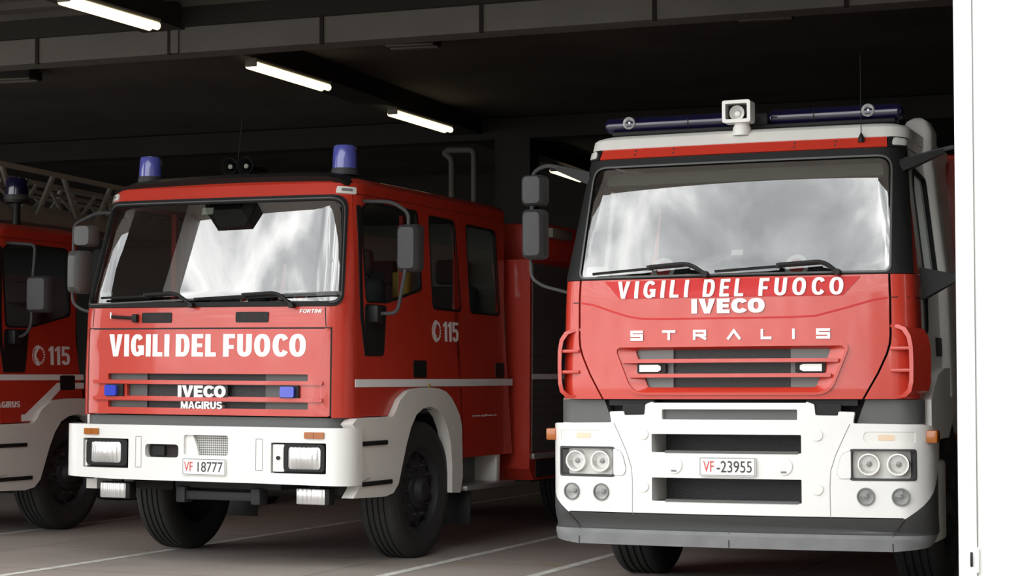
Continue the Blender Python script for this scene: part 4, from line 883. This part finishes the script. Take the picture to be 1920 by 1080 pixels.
fnp=plane_y(.30); sp=patch('searchlight',T,'white',fnp,[rect(-.110,.076,3.004,3.148,.018),rect(-.088,.054,3.026,3.126,.008)],-.10,.02,0,back=True)
obj('lamp_interior',wrap(flat([rect(-.095,.06,3.02,3.135)]),fnp,-.06,-.06,0),'black',sp)
bm=new(); add_lathe(bm,[(.050,.02),(.042,-.005),(.026,-.03),(0,-.04)],(-.017,.32,3.066),(0,-1,0),20); obj('reflector',bm,'refl',sp)
bm=new(); add_lathe(bm,[(.016,0),(.018,.03),(0,.035)],(-.017,.34,3.062),(0,-1,0),12); obj('bulb',bm,'paleplastic',sp)
bm=new(); add_lathe(bm,[(.06,0),(.058,.05),(.05,.065),(.045,.09),(0,.09)],(.0,.36,2.925),(0,0,1),24); obj('post',bm,'white',sp)
bm=new(); add_lathe(bm,[(.02,0),(.018,.03),(.008,.05),(.003,.06),(.0015,.55),(0,.55)],(.782,.30,2.84),(0,0,1),10); obj('aerial',bm,'black',T)
# bumper
b=SB2; half=[(.485,1.222),(.54,1.204),(.546,1.137),(.685,1.135),(.685,1.16),(.785,1.157),(.773,1.088),(1.20,1.082),(1.30,1.068,.03),(1.46,1.05),(1.46,.80),(1.395,.738),(1.20,.595),(1.072,.511)]
slot=[(-.43,.435,1.108,1.172),(-.50,.458,.903,1.017),(-.50,.458,.598,.744)]
hlp=[(.763,.752),(1.141,.752),(1.141,.924),(.763,.924)]; trim=rp([(.758,.756,.01),(.690,.752,.04),(.672,.79,.03),(.700,.90,.03),(.758,.924,.01)],.02)
indp=rp([(.835,.973,.03),(1.145,.973,.01),(1.145,1.038,.01),(.835,1.038,.03)],.03)
holes=[rect(*s,.008) for s in slot]
for sg in (1,-1):
    mm=(lambda l:l) if sg>0 else mir
    holes+=[mm(rp(hlp,.012)),mm(indp),circ(sg*.845,.647,.054,24),circ(sg*1.052,.645,.053,24)]
B=patch('bumper',T,'white',b,[rp(half,.012)+mir(rp(half,.012))]+holes,-.07,0,.05,.12)
for i,s in enumerate(slot): obj('grille_mesh',wrap(flat([rect(s[0]-.03,s[1]+.03,s[2]-.02,s[3]+.02)]),b,-.26 if i else -.03,-.26 if i else -.03,.1),'mesh' if i else 'grey',B)
for s in slot[1:]:
    for x in (s[0]+.002,s[1]-.002):
        bm=new(); bm.faces.new([bm.verts.new(b(x,z,d)) for z,d in ((s[2],-.001),(s[3],-.001),(s[3],-.26),(s[2],-.26))]); obj('slot_cheek',bm,'white',B)
    for z in (s[2],s[3]): obj('slot_floor',wrap(flat([rect(s[0],s[1],-.26,-.002)]),lambda t,dd,d,z=z:b(t,z,dd),0,0,.15,0.5),'grey',B)
    obj('slot_lip',wrap(flat([rect(s[0]+.09,s[1]-.02,s[2]-.004,s[2]+.012)]),b,-.06,.004,.1),'grey',B)
for sg in (1,-1):
    for t,z,r in ((.555,1.016,.034),(.350,.824,.053),(.555,.687,.034)):
        o=patch('bumper_cap',B,'white',b,[circ(sg*t,z,r,24)],0,.008,0); 
        if r>.05: obj('cap_slot',wrap(flat([rect(sg*t-.018,sg*t+.018,z-.042,z-.030)]),b,.009,.009,0),'midgrey',o)
    jl=[(sg*a,c) for a,c in ((.632,.512),(.630,.70),(.636,.80),(.667,.896),(.705,.98),(.755,1.085))]; strip('panel_seam',B,'midgrey',b,[jl],.004,.001)
    mm=(lambda l:l) if sg>0 else mir
    ht=sg*.952; q=obj('headlight',wrap(flat([mm(rp([(.750,.742),(1.152,.742),(1.152,.934),(.750,.934)],.02)),mm(rp([(.764,.755),(1.138,.755),(1.138,.921),(.764,.921)],.02))]),b,-.06,.003,0.05,.3),'mirror',B)
    obj('lamp_backing',wrap(flat([mm([(.755,.745),(1.15,.745),(1.15,.93),(.755,.93)])]),b,-.06,-.06,.05,.3),'paleplastic',q)
    for t in (.862,1.035): round_lamp(q,'projector',lambda t_,z_,d,b=b:b(t_,z_,d-.03),sg*t,.840,.068,.05,'chrome')
    obj('lens',wrap(flat([mm([(.772,.762),(1.130,.762),(1.130,.914),(.772,.914)])]),b,-.004,-.004,.05,.3),'clearlens',q)
    patch('headlight_trim',B,'white',b,[mm(trim)],0,.007,.05)
    strip('trim_edge',B,'midgrey',b,[[(sg*p[0],p[1]) for p in trim+[trim[0]]]],.004,.0015)
    q=obj('indicator',wrap(flat([mm(indp)]),b,-.02,-.004,.05,.3),'paleplastic',B); obj('amber_bulb',wrap(flat([mm(rp([(.92,.985),(1.02,.985),(1.02,1.02),(.92,1.02)],.01))]),b,-.003,-.002,.05,.3),'amber_pale',q)
    for t in (.845,1.052): round_lamp(B,'fog_lamp',b,sg*t,.646,.055,.05,'midgrey')
plate_no(T,b,-.180,.178,.760,.878,'VF','-23955',.265,.012,.315,.075)
# lower skirt
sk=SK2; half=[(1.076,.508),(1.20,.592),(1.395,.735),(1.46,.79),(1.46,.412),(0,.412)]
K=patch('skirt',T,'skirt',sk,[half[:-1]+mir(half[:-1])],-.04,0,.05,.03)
half=[(1.44,.410),(1.38,.372),(1.235,.338),(1.005,.316)]; label(patch('skirt_lip',K,'grey_lit',sk,[half+mir(half)],-.06,.002,.05,.03),'grey lower lip, painted paler as if lit')
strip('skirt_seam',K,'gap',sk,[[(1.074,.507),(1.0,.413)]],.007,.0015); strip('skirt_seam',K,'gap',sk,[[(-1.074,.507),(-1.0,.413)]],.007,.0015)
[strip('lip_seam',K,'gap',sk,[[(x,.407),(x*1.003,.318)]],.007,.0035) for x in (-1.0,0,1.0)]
# underneath, inside, wheels, body behind
bm=new(); add_box(bm,(-.9,.36,.36),(.9,.7,1.1)); add_box(bm,(-.45,.4,.55),(.45,7.5,1.0)); add_cyl(bm,(-.8,1.38,.54),(.8,1.38,.54),.08); obj('chassis',bm,'chassis',T)
bm=new(); add_box(bm,(-1.02,.24,1.28),(1.02,.55,1.96),.06); add_box(bm,(.25,.5,1.85),(.9,.68,2.04),.06); obj('dashboard',bm,'dash',T)
obj('sun_visor',wrap(flat([rp([(-.93,2.66),(.93,2.66),(.91,2.74),(-.91,2.74)],.03)]),S,-.14,-.10,.1,back=True),'headliner',T)
bm=new(); add_box(bm,(-.98,.42,2.80),(.98,YB-.05,2.84)); obj('headliner',bm,'headliner',T)
steering(T,.56,.80,2.17); seat(T,.55,1.2,1.55); seat(T,-.55,1.2,1.55)
for sg in (1,-1): wheel(T,sg*.975,1.40,.54,.315,sg); wheel(T,sg*.93,5.2,.54,.34,sg,convex=False)
bm=new(); add_box(bm,(-1.22,2.15,.55),(1.22,7.6,2.95),.04); bd=obj('equipment_body',bm,'red',T)
for sg in (1,-1):
    for y0,y1 in ((2.3,3.5),(3.6,4.5),(5.9,7.5)): obj('roller_shutter',wrap(flat([rect(y0,y1,1.2 if 4<y1<5 else .75,2.6)]),plane_x(sg*1.222),0,.006,0),'shutter',bd)
